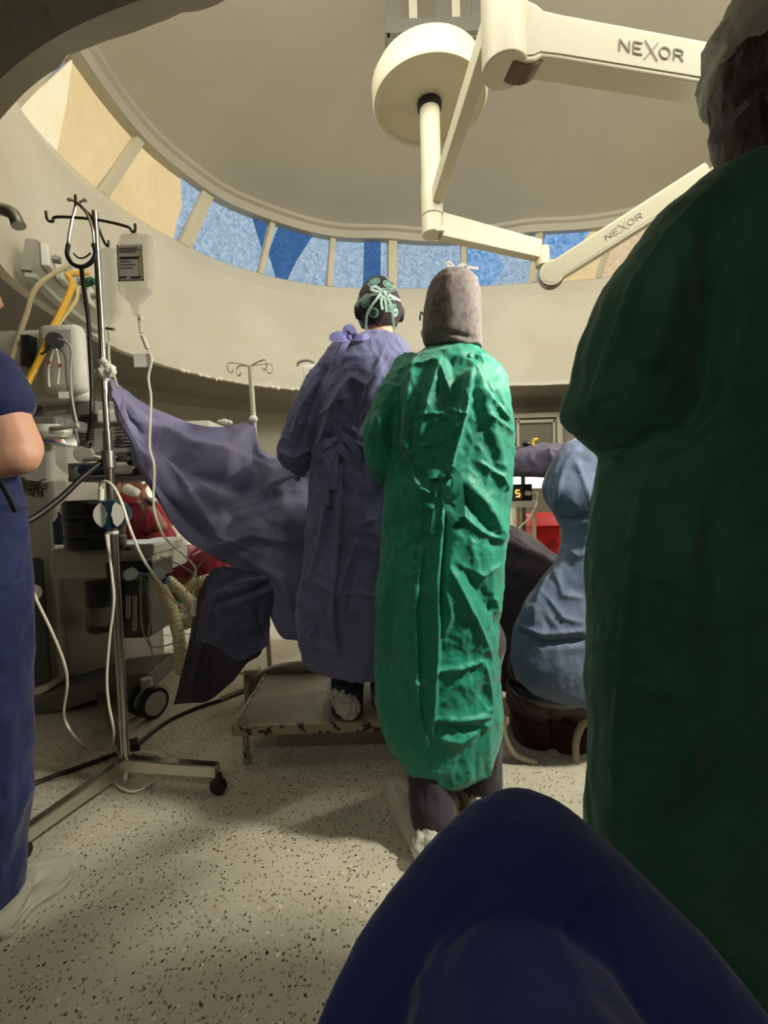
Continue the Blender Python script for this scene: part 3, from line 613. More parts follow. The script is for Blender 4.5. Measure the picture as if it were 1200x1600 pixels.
# infusion bags
def bag(name,label,px0,px1,py0,py1,neck,Y,full,lab):
    T=thing(name,P((px0+px1)/2,py0,Y),label,'infusion bag','infusion bags on the chrome stand'); cx=(px0+px1)/2; hw=(px1-px0)/2
    rows=[(py0,cx-hw*.45,cx+hw*.45,Y,.004),(py0+4,cx-hw*.9,cx+hw*.9,Y,.008),(py0+20,cx-hw,cx+hw,Y,.022),((py0+py1)/2,cx-hw,cx+hw,Y,.03),(py1-16,cx-hw*.98,cx+hw*.98,Y,.028),(py1-5,cx-hw*.7,cx+hw*.6,Y,.02),(py1+6,cx-hw*.3,cx+hw*.3,Y,.012),(py1+neck,cx-hw*.12,cx+hw*.18,Y,.006)]
    mb=loft(interp_rows(rows,3),1,seg=28,power=2.6); V,N,Fc=remesh(mb,.0035,4); V=crumple(V,N,.0022,22,(1,1,.4)); b_=put('bag_body',V,Fc,clear,T)
    if lab:
        x0,y0,x1,y1=lab; l=MB().pbox(x0,y0,x1,y1,Y-.036,.001).build('label',mat('printed label',(214,210,206),.6),b_,False)
        mb=MB(); 
        for yy,a_,b2,h in ((y0+3,.05,.8,1.0),(y0+6,.05,.9,.7),(y0+9,.05,.7,.8),(y0+17,.08,.9,3.2),(y0+24,.1,.5,.7),(y0+29,.1,.7,.7),(y0+34,.1,.6,.7),(y1-6,.05,.35,2.4),(y1-6,.5,.92,2.6)): mb.pbox(x0+(x1-x0)*a_,yy,x0+(x1-x0)*b2,yy+h,Y-.0375,.001)
        mb.pbox(x0,y0,x0+.8,y1,Y-.037,.001); mb.pbox(x1-.8,y0,x1,y1,Y-.037,.001); mb.pbox(x0,y1-.8,x1,y1,Y-.037,.001); mb.build('print',mat('label ink',(40,36,36),.6),b_,False)
        MB().pbox(x1-5,y0+10,x1-2,y1-8,Y-.038,.001).build('yellow_strip',mat('yellow label strip',(206,190,110),.6),b_,False)
    return T
t1=bag('infusion_bag','full clear infusion bag with a printed white label, on the right hook',185,239,364,470,24,1.62,1,(184,384,223,438))
t2=bag('infusion_bag','unlabelled clear infusion bag hanging behind, close against the chrome pole',156,190,386,502,12,1.7,1,None)
MB().tube([P(211,358,1.61),P(212,366,1.62)],.004).build('hanger_tab',clearf,t1)
# drip lines
dl=thing('drip_line',P(222,500,1.6),'clear drip line with chamber and tape flag under the labelled infusion bag','drip line')
MB().cyl(P(218,492,1.6),P(221,520,1.6),.0075).build('drip_chamber',clearf,dl); MB().cyl(P(223,525,1.6),P(231,545,1.6),.008).build('roller_clamp',wht,dl)
MB().cyl(P(217,497,1.6),P(222,497,1.6),.01).build('spike_flange',wht,dl)
MB().pbox(210,553,236,573,1.6,.003,.1).build('tape_flag',tape,dl,False)
MB().tube(spline([P(231,545,1.6),P(237,562,1.6),P(232,590,1.6),P(236,620,1.58),P(235,655,1.56),P(234,700,1.54),P(241,730,1.53),P(240,790,1.55),P(250,825,1.58),P(262,845,1.62),P(290,870,1.8),P(306,890,1.85),P(298,910,1.86)],8),.0045,8).build('line',clearf,dl)
dl2=thing('drip_line',P(170,520,1.65),'thin clear drip line under the unlabelled infusion bag, running into the tape knot','drip line')
MB().cyl(P(170,512,1.68),P(171,530,1.65),.006).build('drip_chamber',clearf,dl2); MB().tube(spline([P(171,530,1.65),P(170,550,1.6),P(172,570,1.58),P(180,592,1.55),P(183,604,1.56)],6),.004,8).build('line',clearf,dl2)
MB().tube([P(166,513,1.66),P(179,515,1.64)],.005).build('clamp',steel,dl2)
mb=MB()
for i in range(9): mb.sph(P(163+random.uniform(-9,10),580+random.uniform(-14,14),1.585+random.uniform(-.01,.01)),(random.uniform(.012,.022),.014,random.uniform(.012,.02)),10)
mb.sph(P(149,584,1.585),(.014,.012,.014),10)
V,N,Fc=remesh(mb,.003,1); V=crumple(V,N,.003,60); tk=put('tape_knot',V,Fc,tape); tag(tk,'crumpled white tape knot tying the drape corner to the chrome stand','tape')
# round teal adapter clamped on the stand
AD=thing('infusion_warmer',P(172,830,1.5),'round teal device with a white hourglass-like face clamped to the chrome stand','medical device')
c=P(173,804,1.50); ax=V3((.25,-1,0)).normalized()
MB()._lat(c,[(.001,-.07),(.045,-.07),(.05,-.05),(.052,0),(.047,.012),(.001,.015)],40,ax).build('housing',teal,AD)
u_=V3((0,0,1)); s_=ax.cross(u_)*-1
for sg in(-1,1):
    poly=[]
    for j in range(17):
        t=R(-62)+R(124)*j/16; t=t if sg>0 else math.pi-t
        poly.append((.046*math.cos(t),.046*math.sin(t)))
    inner=[(sg*.012,.028),(sg*.010,.012),(sg*.006,0),(sg*.010,-.012),(sg*.012,-.028)]
    pl=poly+ (inner if sg>0 else inner)
    MB().prism([c+ax*.0155+s_*a+u_*b for a,b in pl],ax*.003).build('face_panel',wht,AD,False)
MB().pbox(164,830,178,836,1.5,.03).build('outlet_cap',wht,AD,False,bevel=.003); MB().cyl(P(167,835,1.5),P(170,862,1.5),.0075,.0045).build('lower_plug',whitec,AD); MB().cyl(P(158,782,1.5),P(158,764,1.5),.009).build('upper_plug',whitec,AD)
wc=MB().tube(spline([P(158,766,1.5),P(156,756,1.49),P(165,752,1.48),P(177,760,1.47),P(190,785,1.46),P(203,825,1.46),P(222,870,1.5),P(245,905,1.6),P(268,935,1.75),P(290,952,1.85)],8),.0045,8).build('white_cord',whitec,None); tag(wc,'white cord curving from the top of the teal device toward the patient','cord')
wc=MB().tube(spline([P(170,860,1.5),P(175,900,1.5),P(178,940,1.5),P(171,1000,1.5),P(167,1060,1.5),P(170,1100,1.5),P(178,1145,1.52),PZ(174,1180,.008),PZ(176,1215,.008),PZ(190,1232,.008),PZ(214,1236,.008),PZ(246,1218,.008)],8),.0042,8).build('white_cord',whitec,None); tag(wc,'white cord hanging from the bottom of the teal device to the floor','cord')
wc=MB().tube(spline([P(44,830,1.35),P(43,880,1.35),P(52,925,1.38),P(80,985,1.42),P(100,1035,1.46),P(105,1070,1.5),P(100,1115,1.55),P(112,1145,1.55),PZ(135,1168,.008),PZ(172,1180,.008),PZ(215,1176,.008),PZ(250,1180,.008),PZ(258,1200,.008)],8),.0042,8).build('white_cord',whitec,None); tag(wc,'long white cord hanging beside the navy trousers and trailing to the stand base','cord')
bh=MB().tube(spline([P(30,822,1.35),P(60,805,1.4),P(95,778,1.46),P(130,745,1.52),P(160,722,1.57),P(185,714,1.6),P(200,716,1.75)],8),.0095,10).build('black_hose',rubber,None); tag(bh,'black rubber hose running from the valve past the chrome pole to the left','hose')
bc=thing('power_cable',PZ(205,1165,.01),'thick black power cable with a plug block running across the floor','power cable')
MB().tube(spline([PZ(20,1245,.008),PZ(60,1222,.008),PZ(120,1200,.008),PZ(180,1178,.012)],8),.0085,10).tube(spline([PZ(216,1162,.012),PZ(260,1128,.008),PZ(310,1105,.008),PZ(350,1092,.008),PZ(385,1078,.008),PZ(430,1060,.008)],8),.0078,10).build('cable',rubber,bc)
MB().box(PZ(208,1165,.02),(.045,.06,.04),Matrix.Rotation(.6,3,'Z')).build('plug_block',mat('dark brown plug',(30,20,18),.5),bc,False,bevel=.008)
# corrugated breathing tubes
corr=mat('ivory corrugated tube',(198,188,150),.4)
def corrugated(pts,r,label):
    p=spline(pts,26); rad=[r*(1+.09*math.sin(i*math.pi*.5)) for i in range(len(p))]
    o=MB().tube(p,rad,12).build('breathing_tube',corr,None); tag(o,label,'breathing tube','breathing tubes'); return o
corrugated([P(238,896,1.98),P(255,925,1.95),P(270,955,1.93),P(280,1000,1.92),P(283,1050,1.95)],.026,'long ribbed ivory breathing tube dropping nearest the drip stand')
corrugated([P(262,906,2.02),P(288,930,2.0),P(302,955,1.98),P(290,975,2.0),P(270,960,2.1)],.024,'ribbed ivory breathing tube curling back from the valve pipe')
corrugated([P(300,955,2.06),P(292,930,2.07),P(300,915,2.08),P(325,905,2.1),P(350,903,2.15)],.024,'ribbed ivory breathing tube arching under the drape edge')
for pts,lab,r in ((((232,925),(238,950),(232,990),(238,1010),(262,1008),(285,998)),'thin grey cable looping in front of the breathing tubes',.0035),(((220,900),(222,980),(238,1020),(245,1075)),'thin cord hanging straight down beside the machine castor',.003),(((330,860),(310,885),(296,905),(292,925)),'thin clear line crossing the maroon scrubs',.003),(((250,870),(285,885),(310,905),(305,935),(288,960)),'thin white line looping over the breathing tubes',.003),(((268,960),(268,985),(282,1010),(302,1018),(330,1000)),'dark thin cable curving under the hanging cloth',.004)):
    o=MB().tube(spline([P(x,y,1.9) for x,y in pts],8),r,6).build('thin_line',mat('thin grey line',(150,142,120),.5),None); tag(o,lab,'line')
sv=MB().cyl(P(303,935,1.86),P(303,962,1.86),.012).build('sample_vial',clearf,None); tag(sv,'small clear vial hanging on a line beside the hanging cloth','vial')
# far drip stand
I2=thing('drip_stand',(P(397,700,2.25).x,2.25,0),'ivory far drip stand with four curled hooks holding up the drape corner','drip stand')
tp=P(391,572,2.25); MB().tube([(tp.x+.03,2.25,.05),(tp.x+.0,2.25,tp.z-.02),tp],.012,12).build('pole',ivory,I2)
for dx,dy in((.095,.02),(-.095,-.02),(-.075,.05),(.085,-.05)):
    q=[tp,tp+V3((dx*.6,dy*.6,.012)),tp+V3((dx,dy,.014)),tp+V3((dx*1.12,dy*1.1,-.004)),tp+V3((dx*1.05,dy,-.028)),tp+V3((dx*.9,dy*.9,-.032)),tp+V3((dx*.82,dy*.8,-.018))]
    MB().tube(spline(q,6),.004,8).build('hook',ivory,I2)
for k in range(5):
    t=k*1.2566; MB().tube([(tp.x+.03,2.25,.08),(tp.x+.03+.25*math.cos(t),2.25+.25*math.sin(t),.05)],.012,8).build('leg',ivory,I2)
mb=MB(); [mb.sph(P(352+random.uniform(-7,7),661+random.uniform(-3,3),2.14),(.02,.015,.012),10) for _ in range(6)]; mb.sph(P(396,655,2.2),(.022,.02,.02),10)
V,N,Fc=remesh(mb,.004,1); o=put('tape_knot',V,Fc,tape); tag(o,'small white tape tie on the top edge of the drape by the far drip stand','tape')
MN=thing('wall_monitor',P(480,606,2.9),'small white monitor on a bracket, half hidden by the blue gown','monitor')
MB().pbox(474,570,512,606,2.9,.05).build('casing',wht,MN,False,bevel=.01); MB().pbox(484,577,512,600,2.895,.01).build('screen',mat('grey blue screen',(88,92,108),.2),MN,False); MB().tube(spline([P(465,572,2.92),P(467,566,2.92),P(478,563,2.92),P(490,566,2.95)],5),.009).build('handle',midg,MN)
MB().cyl(P(490,606,2.96),V3((P(490,606,2.96).x,2.96,.02)),.018).build('stand_pole',steel,MN)
# cardboard / white equipment at the far left behind the drape
cu=thing('storage_cupboard',(P(190,770,3.5).x,3.6,0),'pale cupboard behind the anaesthesia machine','cupboard')
MB().pbox(72,662,335,965,3.5,.35).build('carcass',mat('pale cupboard paint',(206,208,190),.5),cu,False,bevel=.008)
MB().pbox(225,775,335,782,3.47,.03).pbox(225,855,335,862,3.47,.03).pbox(222,735,228,960,3.47,.03).build('trim_rail',alu,cu,False)
MB().pbox(232,865,332,960,3.48,.02).build('lower_door',mat('grey cupboard door',(120,120,108),.5),cu,False)
q_=P(170,672,3.38); tl=MB().box((q_.x,3.36,q_.z),(.42,.08,.03)).build('fill_bar',wht,cu,False); MB().box((q_.x,3.36,q_.z-.018),(.4,.06,.006)).build('fill_bar_lens',emis('fill bar lens',(255,252,240),3),tl,False)  # hidden fill light bar added to brighten the cupboard corner
sd=bpy.data.lights.new('fill_bar_light','AREA'); sd.shape='RECTANGLE'; sd.size=.4; sd.size_y=.06; sd.energy=BAR_FILL; sd.color=(1,.98,.93); so=bpy.data.objects.new('fill_bar_light',sd); col.objects.link(so); so.parent=tl; so.location=V3((q_.x,3.34,q_.z-.03))-V3(ORG[cu.name])
# right side: instrument table, drape, syringe pump, red bin
it=thing('instrument_table',(P(850,740,2.75).x,2.85,0),'ivory wheeled table carrying a display unit, beyond the green gown','table')
MB().pbox(780,783,842,793,2.7,.4).build('tabletop',wht,it,False,bevel=.008); 
for xx in(786,836):
    for yy in(2.74,3.05): q=P(xx,792,2.72); MB().cyl((q.x,yy,q.z),(q.x,yy,.0),.012).build('leg',ivory,it)
dv=thing('display_unit',P(810,784,2.72),'black display unit with glowing orange digits on the ivory table','display'); MB().pbox(770,757,832,784,2.72,.2).build('casing',blackm,dv,False,bevel=.006)
MB().pbox(772,760,817,782,2.715,.01).build('screen',mat('dim screen',(92,84,86),.3),dv,False)
om=emis('orange digits',(255,196,96),1.6); mb=MB()
def seg(mb,x,y,w_,h,code,Y):
    S={'a':((0,0),(1,0)),'f':((0,0),(0,.5)),'b':((1,0),(1,.5)),'g':((0,.5),(1,.5)),'e':((0,.5),(0,1)),'c':((1,.5),(1,1)),'d':((0,1),(1,1))}
    for c_ in code: (a,b),(c2,d2)=S[c_]; mb.ribbon([P(x+a*w_,y+b*h,Y),P(x+c2*w_,y+d2*h,Y)],.008,(0,-1,0),.002)
seg(mb,791,766,5,10,'abgcd',2.712); seg(mb,806,766,6,10,'afgcd',2.712); mb.pbox(799,768,800.5,770,2.712,.003); mb.pbox(799,773,800.5,775,2.712,.003); mb.build('digits',om,dv,False)
MB().cyl(P(822,770,2.70),P(828,771,2.68),.014).build('plug',wht,dv)
o=MB().tube(spline([P(828,771,2.68),P(838,770,2.66),P(839,776,2.66),P(836,792,2.66),P(825,812,2.68),P(812,824,2.7),P(800,850,2.72)],8),.005,8).build('white_cord',whitec,None); tag(o,'white cord from the display unit drooping below the ivory table','cord')
lb_=MB().pbox(796,744,866,763,3.0,.2).build('light_box',emis('lit panel',(255,250,226),2.2),None,False); tag(lb_,'brightly lit white panel under the far draped table','light panel')
RB=thing('biohazard_bin',(P(857,860,3.2).x,3.35,0),'red lidded bin with a biohazard symbol beyond the draped legs','bin'); red=mat('red bin plastic',(206,28,36),.4)
q0,q1=P(832,830,3.2),P(886,830,3.2); mb=MB()
zt=P(855,822,3.2).z; v=[]
for z,i_ in((0,.045),(zt,0)): v+=[V3((q0.x+i_,3.2+i_,z)),V3((q1.x-i_,3.2+i_,z)),V3((q1.x-i_,3.5-i_,z)),V3((q0.x+i_,3.5-i_,z))]
mb.add(v,[(3,2,1,0),(4,5,6,7),(0,1,5,4),(1,2,6,5),(2,3,7,6),(3,0,4,7)]).build('bin_body',red,RB,False,bevel=.01)
lid=MB(); z1=P(855,811,3.2).z; lid.add([V3((q0.x-.03,3.16,zt)),V3((q1.x+.03,3.16,zt)),V3((q1.x+.03,3.54,zt)),V3((q0.x-.03,3.54,zt)),V3((q0.x,3.2,z1+.03)),V3((q1.x,3.2,z1+.03)),V3((q1.x,3.5,z1+.03)),V3((q0.x,3.5,z1+.03))],[(3,2,1,0),(4,5,6,7),(0,1,5,4),(1,2,6,5),(2,3,7,6),(3,0,4,7)]); lid.build('lid',red,RB,False,bevel=.008)
mb=MB(); bc_=P(863,850,3.19); bc_.y=3.188
for k in range(3):
    t=R(90+120*k); c_=bc_+V3((math.cos(t),0,math.sin(t)))*.02; mb.tube([c_+V3((math.cos(t+R(a)),0,math.sin(t+R(a))))*.019 for a in range(-140,141,20)],.0045,6)
mb.tube([bc_+V3((math.cos(R(a)),0,math.sin(R(a))))*.014 for a in range(0,361,20)],.003,6); mb.build('biohazard_symbol',mat('dark red print',(90,8,12),.6),RB)
# far table drape
def sheet(name,grid,m,label,cat,n=8,folds=None,th=.004,parent=None,cr=None,amp=.004,scale=6,group=None,stretch=(1,1,1)):
    V,Fc,UV,W,H=surf([[P(*p) if len(p)==3 else V3(p[0]) for p in r] for r in grid],n,n)
    N=normals(V,Fc)
    if (N[:,1]).mean()>0: N=-N; Fc=[f[::-1] for f in Fc]
    if folds is not None: V=V+N*folds(UV[:,0],UV[:,1])[:,None]
    V=crumple(V,N,amp,scale,stretch); 
    if cr: V=creases(V,N,cr)
    o=put(name,V,Fc,m,parent,solid=th)
    if parent is None and label: tag(o,label,cat,group)
    return o
# ------------------------------------------------------------------ fabrics
def fabric(name,rgb,rgb2=None,*,rid=(11,.5,.04,(1,1,.7)),rough=.75,weave=900,w=.25,sheen=.15,wr=(14,.35,.012),spec=.25):
    M=mat(name,rgb,rough,bump=[(wr[0],wr[1],wr[2]),(60,.2,.003),(weave,w,.0006)],var=(5,rgb2 or rgb,.35,.65),sheen=sheen,spec=spec,ridged=rid); return M
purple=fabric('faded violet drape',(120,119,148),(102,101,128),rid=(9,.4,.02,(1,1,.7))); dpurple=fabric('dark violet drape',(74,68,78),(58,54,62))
bluegown=fabric('washed blue gown cloth',(104,107,142),(90,93,126),rid=(9,.4,.02,(1,1,.6))); green=fabric('green gown cloth',(32,140,114),(25,122,98),rough=.55,spec=.35); green2=fabric('dark green gown cloth',(46,96,76),(36,80,64),rough=.7)
navy=fabric('navy scrub cloth',(30,40,84),(24,32,68)); navydk=fabric('deep navy cloth',(26,34,56),(20,26,46)); knee=fabric('royal navy trouser cloth',(14,30,84),(10,24,72),rid=(5,.4,.02,(1,1,1)),rough=.8,wr=(9,.3,.015))
slate=fabric('slate blue gown cloth',(98,110,132),(84,96,118)); maroon=fabric('maroon scrub cloth',(128,24,40),(104,16,32)); dmaroon=fabric('dark maroon cloth',(52,6,12),(40,4,9)); charc=fabric('charcoal trouser cloth',(58,50,58),(46,40,48))
skin=mat('skin',(206,156,128),.5,sub=.1,bump=[(60,.15,.002)]); skin2=mat('tanned skin',(150,104,82),.5,sub=.1); hairm=mat('dark brown hair',(30,20,18),.5,bump=[(200,.6,.003)]); glove=mat('latex glove',(222,214,196),.5)
bootie=mat('translucent shoe cover',(214,210,196),.5,alpha=.62,bump=[(40,.7,.006)]); greycap=mat('grey knitted hood',(124,116,112),.85,bump=[(30,.3,.005),(400,.5,.001)],var=(60,(100,92,88),.35,.7)); bouf=mat('sheer bouffant cap',(150,146,134),.6,alpha=.85,bump=[(30,.5,.006)])
# ------------------------------------------------------------------ operating table and drapes
OT=thing('operating_table',(.2,2.35,0),'operating table hidden under violet drapes, its metal frame showing below','operating table')
MB().box((.06,2.38,.86),(.75,.5,.08)).build('mattress',blackm,OT,False,bevel=.02); MB().box((.06,2.38,.79),(.7,.46,.05)).build('table_frame',steel,OT,False,bevel=.01)
MB().box((.1,2.4,.42),(.34,.34,.7)).build('pedestal',mat('table pedestal',(160,156,140),.4),OT,False,bevel=.03); MB().box((.05,2.4,.05),(1.0,.5,.09)).build('base',mat('table base',(186,180,156),.4),OT,False,bevel=.03)
MB().box((-.1,2.1,.80),(.35,.02,.03)).build('side_rail',chrome,OT,False)
r=lambda *p:list(p)
G=[r((172,590,1.60),(214,620,1.78),(262,648,2.0),(310,664,2.25),(352,667,2.45),(394,661,2.60),(402,690,2.60),(412,706,2.55),(450,722,2.45),(500,738,2.35),(560,745,2.3)),
   r((173,596,1.60),(216,640,1.76),(262,675,1.96),(310,690,2.2),(352,694,2.4),(386,685,2.52),(404,705,2.5),(420,718,2.42),(452,730,2.36),(500,748,2.25),(560,755,2.2)),
   r((174,601,1.60),(218,655,1.72),(265,700,1.9),(312,722,2.06),(352,730,2.2),(384,730,2.3),(408,735,2.3),(430,742,2.25),(458,748,2.2),(500,762,2.15),(560,770,2.1)),
   r((175,606,1.59),(219,668,1.72),(262,722,1.88),(308,755,2.0),(348,770,2.08),(384,775,2.14),(412,775,2.15),(436,775,2.12),(462,778,2.1),(500,785,2.05),(560,790,2.02)),
   r((176,611,1.59),(218,680,1.68),(256,745,1.8),(300,792,1.9),(342,812,1.96),(382,820,2.0),(412,820,2.0),(438,820,1.98),(464,820,1.98),(500,825,1.96),(560,830,1.95)),
   r((177,616,1.58),(216,690,1.66),(250,762,1.76),(288,815,1.84),(330,845,1.90),(374,860,1.93),(408,865,1.94),(436,868,1.93),(462,870,1.93),(500,872,1.92),(560,875,1.92)),
   r((178,620,1.58),(213,695,1.65),(246,772,1.73),(282,828,1.8),(322,862,1.86),(366,882,1.9),(402,905,1.9),(432,925,1.9),(458,940,1.9),(500,950,1.9),(560,955,1.9)),
   r((179,622,1.578),(214,697,1.648),(248,776,1.728),(285,833,1.798),(326,868,1.858),(370,890,1.898),(408,935,1.89),(436,990,1.9),(460,1000,1.9),(500,1005,1.9),(560,1010,1.9))]
G=[[(a,b,(1.75+(c-1.75)*.55 if c>1.75 else c)) for a,b,c in q] for q in G]
def rf(u,v):   # radiating folds from the tied corner: u across width (rows), v along
    q=(u*3.1+.35*v+.15*np.sin(v*5))%1; h=np.where(q<.55,q/.55,1-(q-.55)/.45); h=h*h*(3-2*h)
    a=np.clip(v*5,0,1)*np.clip((.93-v)*3,0.12,1)*np.clip(u*6,0.1,1)
    return (.12*(h-.5)+.010*np.sin(u*41-3*v))*a
def grid_first(g): return g
dcr=[('k',[(180,610),(250,700),(300,780),(340,840),(420,872)],8,0.034),('r',[(190,625),(250,690),(330,740),(420,775)],20,-.085),('k',[(230,650),(300,690),(360,708),(440,740)],7,0.025),('r',[(210,690),(255,770),(300,820),(350,850)],9,-0.034),
  ('k',[(300,735),(340,770),(400,765),(470,742)],7,.02),('r',[(290,760),(340,800),(420,775),(480,760)],12,-.022),('k',[(330,860),(390,838),(440,845),(478,850)],6,.018),('r',[(340,880),(400,850),(450,860)],8,-.015),('k',[(410,790),(425,815),(450,822)],5,.01),('k',[(415,780),(400,800),(430,830)],4,-.012),('k',[(350,800),(420,765),(480,765)],6,.016),('r',[(330,845),(380,870),(440,905),(462,960)],7,.02),('r',[(350,825),(420,800),(480,795)],9,-.012)]
sheet('surgical_drape',G,purple,'violet drape stretched from the tape knot on the chrome stand over the patient','surgical drape',n=16,folds=rf,cr=dcr,amp=.004,scale=4)
# folded gown / cloth bundle hanging off the table end
G2=[r((330,890,1.86),(350,885,1.84),(380,888,1.82),(410,895,1.83),(432,902,1.86)),
    r((318,930,1.86),(340,925,1.80),(375,925,1.77),(405,928,1.79),(430,925,1.84)),
    r((312,965,1.86),(335,965,1.80),(370,968,1.77),(400,968,1.78),(424,955,1.82)),
    r((306,1000,1.86),(330,1000,1.82),(362,1004,1.79),(395,1000,1.80),(421,985,1.83)),
    r((318,1005,1.85),(338,1010,1.82),(372,1032,1.80),(398,1022,1.80),(419,1008,1.82))]
bcr=[('k',[(332,935),(365,915),(400,905),(428,905)],6,0.026),('r',[(335,925),(370,900),(420,898)],8,-0.026),('k',[(330,950),(380,938),(415,925),(428,915)],5,0.023),('r',[(332,945),(380,928),(425,912)],5,-0.026),('k',[(345,900),(352,930),(345,1000)],5,0.013),('k',[(400,940),(405,970),(418,1005)],5,-0.016)]
HC=sheet('hanging_cloth',G2,fabric('dark navy violet cloth',(84,86,116),(66,66,92)),'bundled dark violet cloth hanging from the table end above the floor','cloth',n=14,cr=bcr,amp=.008,scale=9)
G3=[r((322,900,1.88),(340,900,1.88),(375,905,1.87),(415,920,1.87)),r((306,950,1.87),(330,955,1.87),(372,965,1.87),(418,970,1.87)),
    r((295,1010,1.86),(320,1015,1.86),(365,1025,1.86),(408,1020,1.86)),r((284,1055,1.85),(312,1062,1.85),(345,1068,1.86),(390,1032,1.86)),r((271,1101,1.84),(300,1098,1.84),(328,1094,1.85),(366,1062,1.86))]
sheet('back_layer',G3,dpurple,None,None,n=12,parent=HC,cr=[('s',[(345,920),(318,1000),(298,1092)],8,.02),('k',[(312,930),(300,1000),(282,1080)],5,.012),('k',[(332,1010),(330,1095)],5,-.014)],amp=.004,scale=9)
# drape over the patient's legs on the right, reaching the floor side
G4=[r((560,760,2.3),(700,775,2.2),(785,815,2.05),(830,838,2.0),(872,868,1.95),(930,880,1.95),(1000,890,1.95)),
    r((560,860,1.95),(700,860,1.95),(785,850,1.92),(825,868,1.88),(868,905,1.85),(930,925,1.82),(1000,935,1.8)),
    r((560,960,1.93),(700,960,1.93),(785,935,1.9),(822,960,1.86),(862,985,1.84),(930,1000,1.82),(1000,1005,1.8)),
    r((560,1040,1.95),(700,1060,1.95),(785,1080,1.92),(822,1090,1.88),(862,1090,1.86),(930,1090,1.84),(1000,1090,1.82))]
sheet('surgical_drape',G4,fabric('dark plum drape',(70,58,64),(54,46,52)),'dark plum drape over the patient legs, right of the green gown','surgical drape',n=12,cr=[('k',[(785,880),(830,900),(865,960)],7,.014),('r',[(785,845),(840,868),(880,890)],7,.012)],amp=.006,scale=5)
G5=[r((740,700,2.75),(800,698,2.7),(850,692,2.65),(880,694,2.6),(940,704,2.6)),r((740,712,2.66),(800,712,2.6),(850,708,2.56),(878,712,2.5),(940,722,2.5)),r((740,738,2.62),(800,735,2.58),(850,735,2.54),(872,738,2.5),(940,745,2.5)),r((740,748,2.64),(800,745,2.6),(850,746,2.56),(872,748,2.52),(940,752,2.5))]
sheet('table_drape',G5,fabric('plum table cover',(82,76,94),(66,60,78)),'violet cover over the far instrument table beside the seated blue figure','table cover',n=12,cr=[('k',[(858,700),(868,730)],4,.02),('k',[(872,705),(862,735)],3,-.02)],amp=.005,scale=9)
o=MB().tube(spline([P(832,696,2.66),P(834,688,2.66),P(840,687,2.66)],5),.011).build('yellow_clip',mat('yellow plastic',(214,182,60),.4),None); tag(o,'tiny yellow clip on top of the far table cover','clip')
o=MB().sph(P(822,693,2.66),(.025,.02,.014),12).build('instrument_ball',blackm,None); tag(o,'small black object on the far table cover beside the yellow clip','instrument')
mt=thing('mayo_table',(P(800,760,2.9).x,2.9,0),'steel table standing under the violet cover','table'); MB().box((P(820,700,2.78).x+.1,2.78,P(820,706,2.78).z-.03),(.75,.3,.03)).build('tabletop',steel,mt,False)
for s in(0,1): q=P(815+s*60,706,2.9); MB().cyl((q.x,2.88,q.z-.03),(q.x,2.88,0),.014).build('leg',steel,mt)
# ------------------------------------------------------------------ step platform
PLz=.165; Yf=None
fl=PZ(364,1134,PLz); frr=PZ(655,1160,PLz); pf=frr.y*.5+fl.y*.5
rust=mat('chipped grey step paint',(118,112,92),.5,bump=[(20,.3,.003)],var=(9,(104,98,80),.4,.6)); rusty=mat('rusty chipped edge',(150,140,112),.6,var=(38,(44,28,20),.54,.58))
SP=thing('step_platform',((fl.x+frr.x)/2,fl.y+.3,0),'low chipped metal step platform under the blue gowned surgeon','step stool')
bl=PZ(402,1040,PLz); W_=frr.x+.25-fl.x; D_=.52
c=V3((fl.x+W_/2,fl.y+D_/2,PLz-.012)); MB().box(c,(W_-.005,D_-.01,.02)).build('step_top',rust,SP,False)
MB().box((c.x,fl.y-.002,PLz-.017),(W_,.012,.036)).box((fl.x,c.y,PLz-.017),(.012,D_,.036)).build('rim',rusty,SP,False)
for x in(fl.x+.035,fl.x+W_-.04):
    for y in(fl.y+.03,fl.y+D_-.04): MB().cyl((x,y,PLz-.02),(x,y,0),.0115).cyl((x,y,.02),(x,y,0),.014).build('leg',rusty,SP)
ft=thing('table_foot_rail',PZ(400,1060,.0),'worn grey curved base arm with a bolt behind the step platform','table base'); 
MB().tube(spline([P(396,1085,2.12),P(404,1062,2.12),P(430,1048,2.12),P(480,1041,2.12),P(540,1042,2.12)],6),.028,12).build('curved_bar',rust,ft); MB().pbox(380,1046,404,1105,2.13,.06).build('bracket',alu,ft,False,bevel=.008); MB().cyl(P(388,1061,2.12),P(388,1061,2.135),.02).build('bolt',rusty,ft)
MB().tube([P(392,1095,2.1),V3((P(392,1095,2.1).x,2.12,0))],.02).build('foot',rusty,ft)
